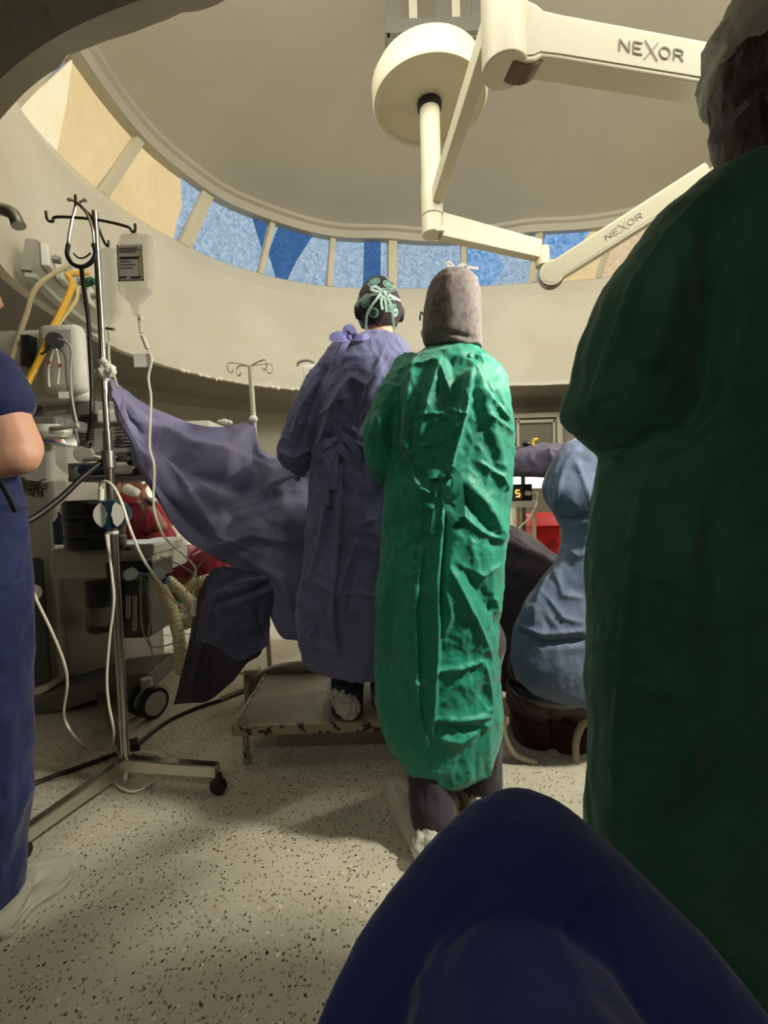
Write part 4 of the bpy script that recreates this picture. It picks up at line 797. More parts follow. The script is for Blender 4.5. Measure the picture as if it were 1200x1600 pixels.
# ------------------------------------------------------------------ figures
def hand(mb,wr,d,up,side,curl=.5,s=1):
    wr=V3(wr); d=V3(d).normalized(); up=V3(up); up=(up-d*up.dot(d)).normalized(); lat=d.cross(up)*side
    pc=wr+d*.05*s
    for k in(-1,-.33,.33,1): mb.cap(wr+lat*k*.014*s,.015*s,wr+d*.085*s+lat*k*.028*s,.0135*s,10)
    for k,L_ in((-1,.062),(-.33,.078),(.33,.084),(1,.074)):
        p=wr+d*.088*s+lat*k*.029*s; a=0; dd=d.copy(); pts=[p]
        for j,f in enumerate((.45,.32,.23)):
            a+=curl*(.7 if j==0 else .8); dd=(d*math.cos(a)-up*math.sin(a)); p=p+dd*L_*f*s; pts.append(p)
        mb.chain(pts,[.0095*s,.0088*s,.008*s,.007*s],10)
    p=wr+d*.025*s+lat*.024*s; mb.chain([p,p+(d*.5+lat*.8-up*.3).normalized()*.04*s,p+(d*.5+lat*.8-up*.3).normalized()*.04*s+(d*.8+lat*.3-up*.4).normalized()*.03*s,p+(d*.5+lat*.8-up*.3).normalized()*.04*s+(d*.9+lat*.0-up*.5).normalized()*.052*s],[.014*s,.0115*s,.010*s,.008*s],10)
def headv(c,yaw=0,pitch=0,s=1):
    """head with face pointing +y before rotation; returns MB"""
    mb=MB(); M=Matrix.Rotation(yaw,3,'Z')@Matrix.Rotation(pitch,3,'X'); c=V3(c); t=MB().sph((0,0,0),1,40)
    out=[]
    for p in t.v:
        x,y,z=p.x*.076,p.y*.094,p.z*.118
        if z<0: k=(-z/.118); x*=1-.34*k; y=y*(1-.12*k) if y>0 else y*(1-.45*k)
        if y>.02:
            g=lambda x0,z0,sx,sz:math.exp(-((x-x0)/sx)**2-((z-z0)/sz)**2)
            y+=.022*g(0,-.022,.011,.018)+.010*g(0,.0,.008,.02)-.011*(g(.03,.004,.015,.012)+g(-.03,.004,.015,.012))+.006*g(0,-.062,.022,.007)+.005*g(0,-.074,.018,.006)+.008*g(0,-.1,.02,.015)-.004*g(0,-.068,.03,.003)+.004*g(0,.022,.05,.008)
        out.append(c+M@V3((x,y,z))*s)
    mb.add(out,t.f)
    for sd in(-1,1):
        mb.sph(c+M@V3((sd*.078,-.004,-.005))*s,(.008*s,.018*s,.030*s),12,M@Matrix.Rotation(sd*.35,3,'Z'))
        mb.sph(c+M@V3((sd*.034,.072,.004))*s,(.012*s,.012*s,.010*s),12,M)
    return mb
def body(name,parent,J,skinm,headc,yaw,pitch,vox=.007,hands=True,up=(0,0,1),curl=.5,hs=1,tr=1):
    mb=headv(headc,yaw,pitch); h=V3(headc)
    nk=V3(J['neck']); mb.cap(nk,.058,h-V3((0,0,.06)),.05); 
    sL,sR=V3(J['sl']),V3(J['sr']); hip=V3(J['hip']); ch=(sL+sR)/2-V3((0,0,.12))
    mb.chain([sL,nk-V3((0,0,.03)),sR],[.045,.055,.045]); 
    sd=(sR-sL).normalized()
    for k in(-1,0,1): mb.cap(ch+sd*k*.07,.09*tr,hip+sd*k*.06,.095*tr)
    for s,a in((-1,'l'),(1,'r')):
        el,wr=V3(J['e'+a]),V3(J['w'+a]); mb.chain([V3(J['s'+a]),el,wr],[.047,.036,.025])
        if hands: d=(wr-el).normalized(); hand(mb,wr,d,up,-s,curl,hs)
        if 'k'+a in J:
            hp=hip+sd*s*.085; kn,an=V3(J['k'+a]),V3(J['a'+a]); mb.chain([hp,kn,an],[.08,.052,.036]); td=V3(J.get('toe'+a,an+V3((0,.16,-.05)))); mb.chain([an,an+(td-an)*.3,td],[.036,.036,.028])
    V,N,Fc=remesh(mb,vox,2); return put(name,V,Fc,skinm,parent)
def garment(name,parts,m,parent,vox,cr=None,amp=.004,scale=6,stretch=(1.2,1.2,.6),seed=0,openz=None,sm=4,amp2=0,label=None):
    mb=MB(); [mb.add(p.v,p.f) for p in parts]
    V,N,Fc=remesh(mb,vox,sm); V=crumple(V,N,amp,scale,stretch,seed)
    if amp2: V=facet(V,normals(V,Fc),amp2*3.5,7,(1,1,.8),seed)
    if amp2: V=crumple(V,N,amp2,scale*3.5,(1,1,1),seed+3)
    if cr: V=creases(V,N,cr)
    if openz is not None:
        zs=V[:,2]; Q=[f for f in Fc if not (N[list(f)][:,2].mean()<-.75 and zs[list(f)].mean()<openz)]; Fc=Q
    o=put(name,V,Fc,m,parent)
    if label: o['label']=label
    return o
def bow(parent,c,s,m,dirs,name='tie',nrm=(0,-1,0),wd=.022):
    """dirs: list of pixel polylines relative; built as ribbons at depth of c"""
    mb=MB()
    for pts in dirs: mb.ribbon(spline(pts,6),wd,nrm,.002)
    mb.sph(c,(.014*s,.01*s,.013*s),10)
    return mb.build(name,m,parent)
def shoe(parent,an,toe,m,name='shoe_cover',s=1,ruf=True):
    an=V3(an);toe=V3(toe); mb=MB(); d=(toe-an); d.z=0; d.normalize(); base=V3((an.x,an.y,0)); gz=max(0,an.z-.09)
    b=V3((an.x,an.y,gz))
    mb.chain([b-d*.05+V3((0,0,.045)),b+d*.05+V3((0,0,.05)),b+d*.15+V3((0,0,.035))],[.046*s,.047*s,.037*s]); mb.cap(b+V3((0,0,.045)),.05*s,b+V3((0,0,.07)),.052*s)
    V,N,Fc=remesh(mb,.005,2); V[:,2]=np.maximum(V[:,2],gz+.003); V=crumple(V,N,.008,34,(1,1,1)); return put(name,V,Fc,m,parent)

# ---- blue gowned surgeon on the step
YB=1.76
B_=thing('person',(P(560,1100,YB).x,YB,PLz),'person in a washed blue gown and patterned cap, seen from behind, standing on the step','person')
hb=P(592,486,YB+.02); hb.z=P(592,484,YB).z
J=dict(neck=P(592,545,YB),sl=P(530,575,YB),sr=P(640,585,YB),hip=P(565,800,YB),el=P(468,700,YB+.02),wl=P(480,715,YB+.22),er=P(655,715,YB+.05),wr=P(625,730,YB+.28),kl=P(548,960,YB),al=V3((P(540,1095,YB-.04).x,YB-.04,PLz+.09)),kr=P(610,960,YB),ar=V3((P(596,1100,YB).x,YB+.02,PLz+.09)))
body('body',B_,J,skin,hb,.25,-.1)
rowsB=[(522,568,612,YB,.05),(530,545,624,YB,.08),(545,522,640,YB,.10),(570,506,652,YB,.12),(610,498,662,YB,.135),(660,494,668,YB,.135),(700,490,668,YB,.13),(745,486,664,YB,.14),(800,481,662,YB,.16),(880,475,664,YB,.18),(930,466,664,YB,.19),(962,461,664,YB,.19),(1000,466,662,YB,.19),(1028,472,655,YB,.185),(1036,505,650,YB,.18)]
sl=MB().chain([P(532,560,YB+.02),P(500,605,YB+.0),P(478,660,YB-.02),P(462,705,YB-.0),P(470,728,YB+.12),P(482,722,YB+.24)],[.062,.068,.070,.072,.05,.035])
sr_=MB().chain([P(640,575,YB+.02),P(668,640,YB),P(668,700,YB+.03),P(630,725,YB+.25)],[.06,.065,.06,.035])
bcr_=[('s',[(545,590),(520,650),(505,700),(500,745)],9,0.033),('k',[(515,560),(500,600),(478,660),(470,700)],7,-0.018),('r',[(555,585),(560,640),(535,700),(520,745)],10,-0.021),('k',[(600,545),(575,610),(540,690)],5,0.018),('k',[(632,548),(600,600),(560,665)],5,0.015),('k',[(545,585),(575,605),(600,570)],4,0.013),
 ('k',[(500,650),(520,640),(545,615)],4,0.013),('s',[(528,720),(535,800),(528,880),(522,960),(530,1030)],7,0.027),('k',[(522,740),(500,850),(482,930)],6,0.018),('k',[(515,760),(550,850),(530,930),(480,900)],4,0.015),('k',[(560,840),(530,935)],4,0.017),('k',[(530,930),(560,925),(600,935)],3,0.012),('k',[(465,960),(500,1010),(530,1020)],4,0.018),('k',[(480,900),(470,950)],4,0.015),('r',[(600,700),(605,850),(600,1000)],12,-0.018),('k',[(562,820),(590,810)],4,0.015),('s',[(545,690),(580,700),(610,690)],6,0.015),('k',[(455,690),(470,640),(500,590)],6,0.018),('k',[(435,705),(460,715),(485,700)],4,0.015)]
gw=garment('gown',[loft(interp_rows(rowsB,3),1),sl,sr_],bluegown,B_,.0052,bcr_,.007,6,openz=P(500,1020,YB).z,amp2=.0028)
c=P(546,527,YB-.11); bow(gw,c,1,mat('lavender tie',(120,118,176),.7),[[c,P(530,522,YB-.12),P(518,528,YB-.12),P(536,530,YB-.12),c],[c,P(540,515,YB-.12),P(548,512,YB-.12),P(553,522,YB-.12),c],[c,P(566,528,YB-.12),P(575,524,YB-.11)],[c,P(536,545,YB-.12),P(528,570,YB-.125)]],'neck_tie')
nb=MB().ribbon(spline([P(546,530,YB-.1),P(575,533,YB-.085),P(605,528,YB-.05),P(622,530,YB-.0)],6),.03,(0,-1,.2),.004).build('neck_band',mat('lavender band',(126,124,172),.7),gw)
c=P(524,690,YB-.15); bow(gw,c,1.3,bluegown,[[c,P(508,694,YB-.17),P(492,706,YB-.17),P(505,710,YB-.17),c],[c,P(540,684,YB-.17),P(556,704,YB-.175),P(556,722,YB-.17),P(540,708,YB-.17),c],[c,P(512,720,YB-.17),P(508,760,YB-.175),P(509,790,YB-.18)],[c,P(522,720,YB-.165),P(520,765,YB-.175)],[c,P(500,705,YB-.16),P(488,712,YB-.15)]],'waist_tie',wd=.03)
cap_=headv(hb,.25,-.1,1.10); V,N,Fc=remesh(cap_,.006,2); lo=hb.z-.055
V=V[:]; keep=[f for f in Fc if V[list(f)][:,2].mean()>lo+0.25*(V[list(f)][:,1].mean()-hb.y)]
def capmat():
    M=bpy.data.materials.new('patterned cap cloth'); M.use_nodes=True; N=M.node_tree; L=N.links; b=N.nodes['Principled BSDF']; b.inputs['Roughness'].default_value=.7; tc=N.nodes.new('ShaderNodeTexCoord'); v=N.nodes.new('ShaderNodeTexVoronoi'); v.inputs['Scale'].default_value=17; L.new(tc.outputs['Object'],v.inputs['Vector'])
    r=N.nodes.new('ShaderNodeValToRGB'); r.color_ramp.interpolation='CONSTANT'; e=r.color_ramp.elements; e[0].color=lin((112,156,142)); e[1].position=.27; e[1].color=lin((46,92,84)); 
    for p,c in((.36,(150,186,170)),(.42,(22,18,22)),(.66,(56,32,38))): q=e.new(p); q.color=lin(c)
    L.new(v.outputs['Distance'],r.inputs[0]); L.new(r.outputs[0],b.inputs['Base Color']); return M
V2=V+ (V-np.array(hb))*np.array([0.03,.03,.0]); cp_=put('surgical_cap',V2,keep,capmat(),B_,solid=.003); mint=mat('mint tie ribbon',(176,204,192),.6)
c=P(600,458,YB-.11); bow(cp_,c,.8,mint,[[c,P(588,448,YB-.12),P(580,452,YB-.12),c],[c,P(610,446,YB-.12),P(618,452,YB-.12),c],[c,P(603,475,YB-.115),P(604,488,YB-.11)],[c,P(596,470,YB-.115),P(598,484,YB-.12)],[P(562,470,YB-.06),P(575,462,YB-.1),c,P(618,466,YB-.09),P(626,470,YB-.06)],[P(572,518,YB-.06),P(574,490,YB-.1),P(588,468,YB-.12),c,P(612,480,YB-.115),P(616,515,YB-.06)]],'cap_tie',wd=.009)
# trousers and shoe covers
def leg(parent,pts,rs,m,name='trousers',label=None,amp=.004):
    return garment(name,[MB().chain(pts,rs)],m,parent,.007,None,amp,10,label=label)
tr=garment('trousers',[MB().chain([P(560,900,YB),P(547,1000,YB-.02),P(541,1102,YB-.04)],[.1,.075,.066]),MB().chain([P(600,900,YB),P(605,1000,YB),P(602,1112,YB+.02)],[.1,.07,.058])],navydk,B_,.007,None,.004,9)
shoe(B_,V3((P(540,1105,YB-.05).x,YB-.06,PLz+.09)),V3((P(520,1130,YB).x,YB+.1,PLz)),bootie); shoe(B_,V3((P(602,1105,YB-.05).x,YB,PLz+.09)),V3((P(600,1130,YB).x,YB+.15,PLz)),bootie)

# ---- green gowned woman
YG=1.38
G_=thing('person',(P(700,1290,YG).x,YG,0),'person in a bright green gown and long grey hood, seen from behind in the middle','person')
hg=P(706,482,YG+.02)
LA=PZ(680,1292,.09); LA=V3((LA.x,LA.y+.04,.09)); RA=PZ(752,1225,.09); RA=V3((RA.x,RA.y,.09))
J=dict(neck=P(708,545,YG),sl=P(640,590,YG),sr=P(766,600,YG),hip=P(690,860,YG),el=P(612,700,YG+.02),wl=P(600,720,YG+.26),er=P(772,700,YG+.05),wr=P(720,730,YG+.3),kl=V3((LA.x,YG+.02,.5)),al=LA,kr=V3((RA.x,YG+.03,.5)),ar=RA,toel=LA+V3((.06,.1,-.05)))
body('body',G_,J,skin,hg,.35,-.15)
rowsG=[(538,683,742,YG,.045),(548,664,752,YG,.075),(560,645,764,YG,.10),(580,628,778,YG,.12),(610,618,790,YG,.135),(650,612,799,YG,.14),(700,606,800,YG,.14),(740,604,797,YG,.14),(800,598,793,YG,.15),(850,594,788,YG,.16),(900,591,784,YG,.165),(950,588,779,YG,.165),(1000,585,777,YG,.165),(1050,585,779,YG,.165),(1100,589,783,YG,.17),(1130,594,782,YG,.172),(1152,603,776,YG,.172),(1172,618,768,YG,.17),(1184,640,745,YG,.16)]
slG=MB().chain([P(640,580,YG+.01),P(616,625,YG-.01),P(602,670,YG-.02),P(604,712,YG+.0),P(606,738,YG+.16),P(600,735,YG+.28)],[.055,.062,.068,.066,.05,.035])
srG=MB().chain([P(762,590,YG+.02),P(776,650,YG),P(778,700,YG+.04),P(740,730,YG+.25)],[.055,.05,.05,.035])
gcr=[('s',[(738,572),(728,640),(712,700),(700,745)],10,.026),('r',[(742,560),(755,620),(775,690),(790,760)],9,.014),('s',[(700,745),(690,830),(684,920),(684,1010),(680,1080),(676,1150)],9,.028),('r',[(694,760),(696,840),(690,900),(688,960)],6,-.02),
 ('k',[(650,560),(640,620),(636,690),(648,735)],7,.022),('s',[(640,730),(655,760),(680,775)],8,.02),('r',[(618,620),(612,690),(630,735),(665,750)],12,-.014),('k',[(588,640),(600,690),(640,700)],5,.012),('k',[(690,555),(670,620),(655,690)],5,.014),('k',[(685,565),(705,620),(712,660)],4,.011),('k',[(620,580),(690,560)],4,.01),
 ('k',[(735,575),(700,700)],4,.012),('k',[(655,650),(690,645),(712,665)],3,.010),('k',[(652,700),(690,690),(720,660)],4,.010),('k',[(760,650),(790,668),(802,680)],4,.014),('k',[(755,610),(780,640),(798,660)],4,.012),('k',[(770,600),(795,650)],4,.010),('k',[(745,720),(780,745),(795,770)],5,.014),('r',[(720,745),(760,790),(792,850)],10,.016),('k',[(715,800),(750,830),(785,845)],4,.014),('r',[(725,770),(770,830),(775,860)],10,-.014),
 ('k',[(700,880),(740,960),(770,1035)],6,.016),('r',[(725,880),(760,940),(782,990)],9,-.014),('k',[(676,1048),(720,1044),(756,1032)],3,.014),('k',[(756,1032),(765,1080),(768,1120)],4,.012),('k',[(674,1122),(720,1125),(770,1118)],3,.016),('k',[(676,1150),(720,1160),(772,1125)],4,.014),('r',[(680,1138),(760,1140)],6,-.012),('k',[(640,1062),(668,1068)],3,.012),('k',[(650,830),(645,900),(640,980),(645,1060)],7,.010),('s',[(662,850),(650,950),(655,1100),(668,1165)],8,.014),('r',[(625,760),(612,900),(605,1050),(620,1150)],14,-.012),('k',[(590,880),(640,900),(680,880)],3,.006),('k',[(700,640),(725,650),(735,640)],4,.010),('k',[(785,880),(755,900),(715,880)],4,.010),('k',[(690,1000),(705,960),(695,920)],4,.012),('k',[(600,1000),(650,1010)],3,.005),('k',[(770,930),(778,950),(760,985)],4,.009),('k',[(655,760),(662,790),(690,800)],4,.009)]
gwG=garment('gown',[loft(interp_rows(rowsG,3),1),slG,srG],green,G_,.0046,gcr,.006,7,openz=P(650,1150,YG).z,amp2=.002)
c=P(735,558,YG-.11); bow(gwG,c,1,green,[[c,P(722,556,YG-.12),P(716,570,YG-.12),P(724,576,YG-.12),c],[c,P(748,562,YG-.12),P(745,574,YG-.12),c],[c,P(728,590,YG-.125)],[c,P(742,596,YG-.13)]],'neck_tie',wd=.02)
c=P(694,745,YG-.155); bow(gwG,c,1.2,green,[[c,P(706,736,YG-.17),P(716,752,YG-.18),P(708,775,YG-.18),P(698,765,YG-.17),c],[c,P(712,742,YG-.175),P(718,775,YG-.18),P(720,808,YG-.18)],[c,P(696,775,YG-.17),P(704,800,YG-.18),P(712,816,YG-.185)],[c,P(680,740,YG-.16),P(668,742,YG-.16)],[c,P(688,780,YG-.165),P(682,810,YG-.17),P(678,835,YG-.17)]],'waist_tie',wd=.024)
# hood
rowsH=[(428,694,716,YG,.03),(432,682,735,YG,.06),(440,674,742,YG,.08),(455,667,748,YG,.095),(480,662,750,YG,.10),(505,661,750,YG,.10),(525,660,751,YG,.095),(538,664,752,YG,.09),(548,690,752,YG,.08)]
hd=garment('hood',[loft(interp_rows(rowsH,3),1)],greycap,G_,.005,[('k',[(672,445),(690,432),(712,428)],3,.004),('r',[(664,530),(700,520),(748,530)],4,-.006),('r',[(668,538),(710,528),(750,546)],4,.006),('k',[(668,480),(690,445),(712,430)],3,.003),('s',[(682,536),(672,500),(680,460)],5,.006)],.002,12)
pale=mat('pale grey ribbon',(196,196,188),.6)
c=P(712,424,YG-.03); bow(hd,c,.8,pale,[[c,P(704,418,YG-.03),P(698,412,YG-.03),P(704,410,YG-.03),c],[c,P(720,414,YG-.03),P(728,416,YG-.03),c],[c,P(732,418,YG-.03),P(748,420,YG-.03)],[c,P(736,428,YG-.03),P(746,436,YG-.03)]],'hood_tie',wd=.008)
MB().tube(spline([P(664,495,YG-.0),P(658,488,YG+.03),P(656,500,YG+.09)],5),.003).build('glasses',blackm,G_)
MB().cap(P(667,520,YG+.05),.02,P(674,530,YG+.05),.02).build('face_mask',wht,G_)
trg=garment('trousers',[MB().chain([P(672,1000,YG),V3((LA.x-.0,YG+.05,.48)),V3((LA.x,LA.y,.09))],[.09,.076,.066]),MB().chain([P(740,1000,YG),V3((RA.x,YG+.03,.45)),V3((RA.x,RA.y,.08))],[.1,.08,.066])],charc,G_,.0065,None,.005,8)
shoe(G_,LA+V3((0,-.01,0)),LA+V3((.05,.12,0)),bootie,s=1.1); shoe(G_,RA,RA+V3((-.03,.15,0)),bootie,s=1.15)
# loose clear overshoe trailing beside her foot
def booty(pts,h,label,name,parent=None):
    c=[PZ(x,y,.0) for x,y in pts]; cen=sum(c,V3())/len(c); v=[];f=[];n=len(c)*4; ring=spline(c,4,True)
    for k,(sc_,z) in enumerate(((1,.004),(1.02,.02),(.93,h*.7),(.75,h),(.45,h*.96),(.02,h*.8))):
        for p in ring: v.append(cen+(p-cen)*sc_+V3((0,0,z-0)))
    for k in range(5):
        for j in range(n): f.append((k*n+j,k*n+(j+1)%n,(k+1)*n+(j+1)%n,(k+1)*n+j))
    V=np.array([tuple(p) for p in v]); N=normals(V,f); V=crumple(V,N,.008,18); V[:,2]=np.maximum(V[:,2],.003)
    o=put(name,V,f,mat('clear crinkled film',(224,220,200),.35,alpha=.36,bump=[(40,.7,.006)]),parent,solid=.001)
    if parent is None: tag(o,label,'shoe cover')
    return o
booty([(600,1240),(625,1228),(640,1245),(650,1275),(700,1290),(716,1305),(690,1335),(660,1345),(625,1310)],.07,'clear plastic overshoe lying against the woman\'s left foot','plastic_overshoe')
mb=MB()
for i in range(9):
    x=670+i*6; mb.tube(spline([PZ(x-2,1322-i*3,.03),PZ(x+2,1308-i*3,.055),PZ(x+1,1296-i*2,.06)],4),.004,6)
mb.build('elastic_gathers',mat('white elastic',(224,218,204),.6),G_)

# ---- right foreground person in dark green gown
YR=.80
R_=thing('person',(P(1200,1500,YR).x+.02,YR,0),'person in a dark green gown standing close at the right edge','person')
hr=P(1222,112,.80)
J=dict(neck=P(1215,235,YR),sl=P(1110,330,YR),sr=P(1400,330,YR),hip=P(1200,820,YR),el=P(985,620,YR-.02),wl=P(950,640,YR+.16),er=P(1450,640,YR),wr=P(1380,650,YR+.2),kl=V3((P(1100,1200,YR).x,YR,.48)),al=V3((P(1100,1200,YR).x,YR,.09)),kr=V3((P(1300,1200,YR).x,YR,.48)),ar=V3((P(1300,1200,YR).x,YR,.09)))
body('body',R_,J,skin2,hr,.6,-.2,vox=.008)
rowsR=[(262,1130,1310,YR,.07),(290,1085,1370,YR,.10),(330,1062,1430,YR,.12),(400,1050,1470,YR,.13),(500,1020,1480,YR,.13),(600,985,1480,YR,.13),(690,955,1470,YR,.13),(730,938,1465,YR,.13),(800,926,1465,YR,.135),(900,922,1470,YR,.14),(1000,922,1475,YR,.145),(1150,924,1480,YR,.15),(1270,918,1480,YR,.15),(1400,925,1480,YR,.15),(1560,940,1480,YR,.15)]
rowsS=[(262,1120,1180,YR,.03),(290,1078,1180,YR,.05),(330,1036,1170,YR,.07),(370,1004,1165,YR,.08),(430,962,1150,YR,.09),(480,932,1135,YR,.09),(530,908,1120,YR,.09),(570,899,1105,YR,.09),(610,894,1085,YR,.09),(650,894,1060,YR,.085),(680,905,1030,YR,.075),(700,925,1000,YR,.06),(708,945,980,YR,.04)]
cuff=MB().chain([P(930,640,YR),P(925,625,YR+.1),P(930,640,YR+.2)],[.06,.046,.034])
rcr=[('s',[(1110,290),(1040,370),(985,450),(960,520),(925,620),(905,680)][::-1],10,.012),('s',[(955,1280),(960,1150),(972,1000),(985,850),(1000,760),(1008,715)],12,.012),('r',[(1110,330),(1120,500),(1100,620),(1050,700)],22,-.02),('r',[(1060,400),(1040,500),(1010,580)],20,.014),('k',[(900,640),(935,622),(965,610)],5,.006),('k',[(925,870),(960,860),(1000,830)],5,.005),('k',[(960,880),(1050,910),(1120,940)],6,.006),('k',[(960,1060),(1060,1090),(1150,1150)],6,.007),('r',[(1120,760),(1125,1000),(1130,1300)],30,-.012),('k',[(925,1200),(1000,1170),(1080,1190)],6,.006),('s',[(940,705),(1000,712),(1070,690),(1120,640)],10,.014),('k',[(925,1010),(965,1000)],4,.005)]
gr=garment('gown',[loft(interp_rows(rowsR,3),1),loft(interp_rows(rowsS,3),1),cuff,MB().chain([P(1400,330,YR),P(1480,600,YR),P(1400,650,YR+.2)],[.08,.08,.05])],green2,R_,.008,rcr,.006,6,openz=P(1100,1540,YR).z,amp2=.001)
hg_=MB(); hg_.cap(hr+V3((-.02,-.01,-.02)),.098,hr+V3((0,.0,-.10)),.075); hg_.cap(P(1190,190,YR+.0),.075,P(1190,250,YR-.02),.06)
garment('hair',[hg_],hairm,R_,.006,None,.004,20,(2,2,.4))
bf=MB().sph(hr+V3((-.005,0,.035)),(.115,.12,.11),28); V,N,Fc=remesh(bf,.006,2); V=crumple(V,N,.010,14); keep=[f for f in Fc if V[list(f)][:,2].mean()>hr.z-.035+.25*(V[list(f)][:,0].mean()-hr.x)]
put('bouffant_cap',V,keep,bouf,R_)
MB().ribbon(spline([P(1168,160,YR-.08),P(1140,190,YR-.08),P(1118,222,YR-.08)],6),.010,(0,-1,0),.002).build('mask_strap',mat('lilac strap',(120,104,112),.6),R_)
rt_tr=MB().chain([V3((P(1100,1200,YR).x,YR,.7)),V3((P(1100,1200,YR).x,YR,.09))],[.1,.07]); rt2=MB().chain([V3((P(1300,1200,YR).x,YR,.7)),V3((P(1300,1200,YR).x,YR,.09))],[.1,.07]); garment('trousers',[rt_tr,rt2],charc,R_,.01,None,.004,8)

# ---- nurse at the left edge
YN=1.1
N_=thing('person',(P(-70,1350,YN).x,YN,0),'person in navy scrubs with bare forearm, cut off by the left edge','person')
hn=P(-80,440,YN)
J=dict(neck=P(-80,520,YN),sl=P(-180,575,YN),sr=P(-8,590,YN),hip=P(-85,840,YN),er=P(34,712,YN),wr=P(-120,745,YN-.02),el=P(-200,720,YN),wl=P(-210,800,YN-.1),kr=V3((P(-30,1100,YN).x,YN,.5)),ar=V3((P(-25,1100,YN).x,YN,.09)),toer=V3((P(-60,1100,YN).x,YN+.1,.04)),kl=V3((P(-130,1100,YN).x,YN,.5)),al=V3((P(-130,1100,YN).x,YN,.09)))
mb_=body('body',N_,J,skin,hn,-.4,0,vox=.007,tr=.7)
am=MB().chain([P(2,640,YN),P(26,700,YN),P(28,712,YN-.01),P(-60,735,YN-.04)],[.054,.056,.048,.038]); garment('forearm',[am],skin,N_,.006,None,.001,8)
rowsN=[(555,-150,-20,YN,.06),(585,-180,0,YN,.09),(620,-190,12,YN,.11),(700,-190,5,YN,.115),(760,-185,14,YN,.115),(800,-185,20,YN,.12),(850,-185,24,YN,.125),(900,-190,32,YN,.13),(930,-190,28,YN,.13)]
slv=MB().chain([P(-25,590,YN),P(-3,625,YN)],[.08,.076])
garment('scrub_top',[loft(interp_rows(rowsN,3),1),slv],navy,N_,.0075,[('s',[(42,798),(20,792),(0,790)],8,.012),('k',[(40,810),(30,880),(0,930)],6,.01),('k',[(0,760),(15,790)],5,.01)],.005,7)
rowsT=[(900,-180,34,YN,.12),(960,-180,36,YN,.12),(1050,-175,38,YN,.12),(1150,-170,37,YN,.115),(1250,-160,36,YN,.11),(1340,-150,28,YN,.10),(1400,-145,26,YN,.10),(1430,-140,0,YN,.09)]
garment('trousers',[loft(interp_rows(rowsT,3),1)],navy,N_,.0075,[('k',[(34,960),(20,1020),(0,1050)],6,.008),('r',[(15,1100),(10,1300)],12,.008)],.005,6)
MB().ribbon(spline([P(-5,745,YN-.1),P(12,775,YN-.1),P(24,800,YN-.1)],5),.01,(0,-1,0),.003).build('lanyard',blackm,N_)
booty([(-20,1440),(-10,1395),(30,1365),(75,1352),(112,1345),(118,1365),(95,1395),(50,1425),(10,1470)],.016,'clear plastic overshoe on the floor at the left edge below navy trousers','plastic_overshoe')

# ---- photographer's knee
K_=thing('person',(.2,.3,0),'seated person showing only one raised navy trouser knee at the bottom of the picture','person')
rowsK=[(1260,800,850,.56,.03),(1270,768,885,.555,.05),(1289,728,915,.55,.065),(1324,690,958,.54,.08),(1369,648,1005,.53,.09),(1424,604,1062,.515,.10),(1474,566,1112,.50,.105),(1524,534,1155,.485,.11),(1574,508,1195,.47,.11),(1614,490,1225,.455,.11),(1694,470,1270,.43,.11),(1864,480,1330,.40,.11)]
garment('trousers',[loft(interp_rows(rowsK,4),1,power=2.0),MB().chain([(.12,.40,.45),(.14,.1,.5),(.16,-.1,.52)],[.13,.14,.15]),MB().chain([(.22,.48,.42),(.22,.46,.14)],[.085,.07])],knee,K_,.006,[('k',[(640,1560),(700,1470),(790,1400)],10,.006),('k',[(600,1580),(680,1500),(740,1440)],8,-.004),('k',[(860,1480),(900,1400),(960,1380)],10,.004)],.003,7,sm=10)
hp=V3((.15,-.05,.5)); mb=headv((.12,-.22,1.12),0,0); mb.cap((.12,-.2,.92),.055,(.12,-.22,1.05),.05); mb.chain([(-.06,-.2,.88),(.12,-.2,.9),(.3,-.2,.88)],[.045,.06,.045]); mb.cap((.12,-.2,.82),.11,(.13,-.12,.52),.12); mb.chain([(.3,-.2,.88),(.38,-.14,.66),(.25,.0,.72)],[.045,.036,.026]); mb.chain([(-.06,-.2,.88),(-.14,-.14,.66),(-.06,.0,.70)],[.045,.036,.026]); hand(mb,(.25,.0,.72),(-.3,.3,.4),(0,0,1),-1); hand(mb,(-.06,.0,.70),(.3,.2,.3),(0,0,1),1)
mb.chain([(.14,-.1,.48),(.16,.40,.50),(.22,.46,.12),(.22,.56,.03)],[.07,.045,.036,.03])
V,N,Fc=remesh(mb,.009,2); 
put('body',V,Fc,skin2,K_)
sk=thing('stool',(.15,-.12,0),'low round stool carrying the seated photographer','stool'); MB()._lat((.12,-.14,.36),[(.16,0),(.17,.02),(.17,.04),(.15,.055)],28,V3((0,0,1))).build('seat',blackm,sk); MB().cyl((.12,-.14,.36),(.12,-.14,.0),.03).build('pole',steel,sk); MB()._lat((.12,-.14,0),[(.2,0),(.2,.02),(.05,.04)],28,V3((0,0,1))).build('foot_plate',steel,sk)

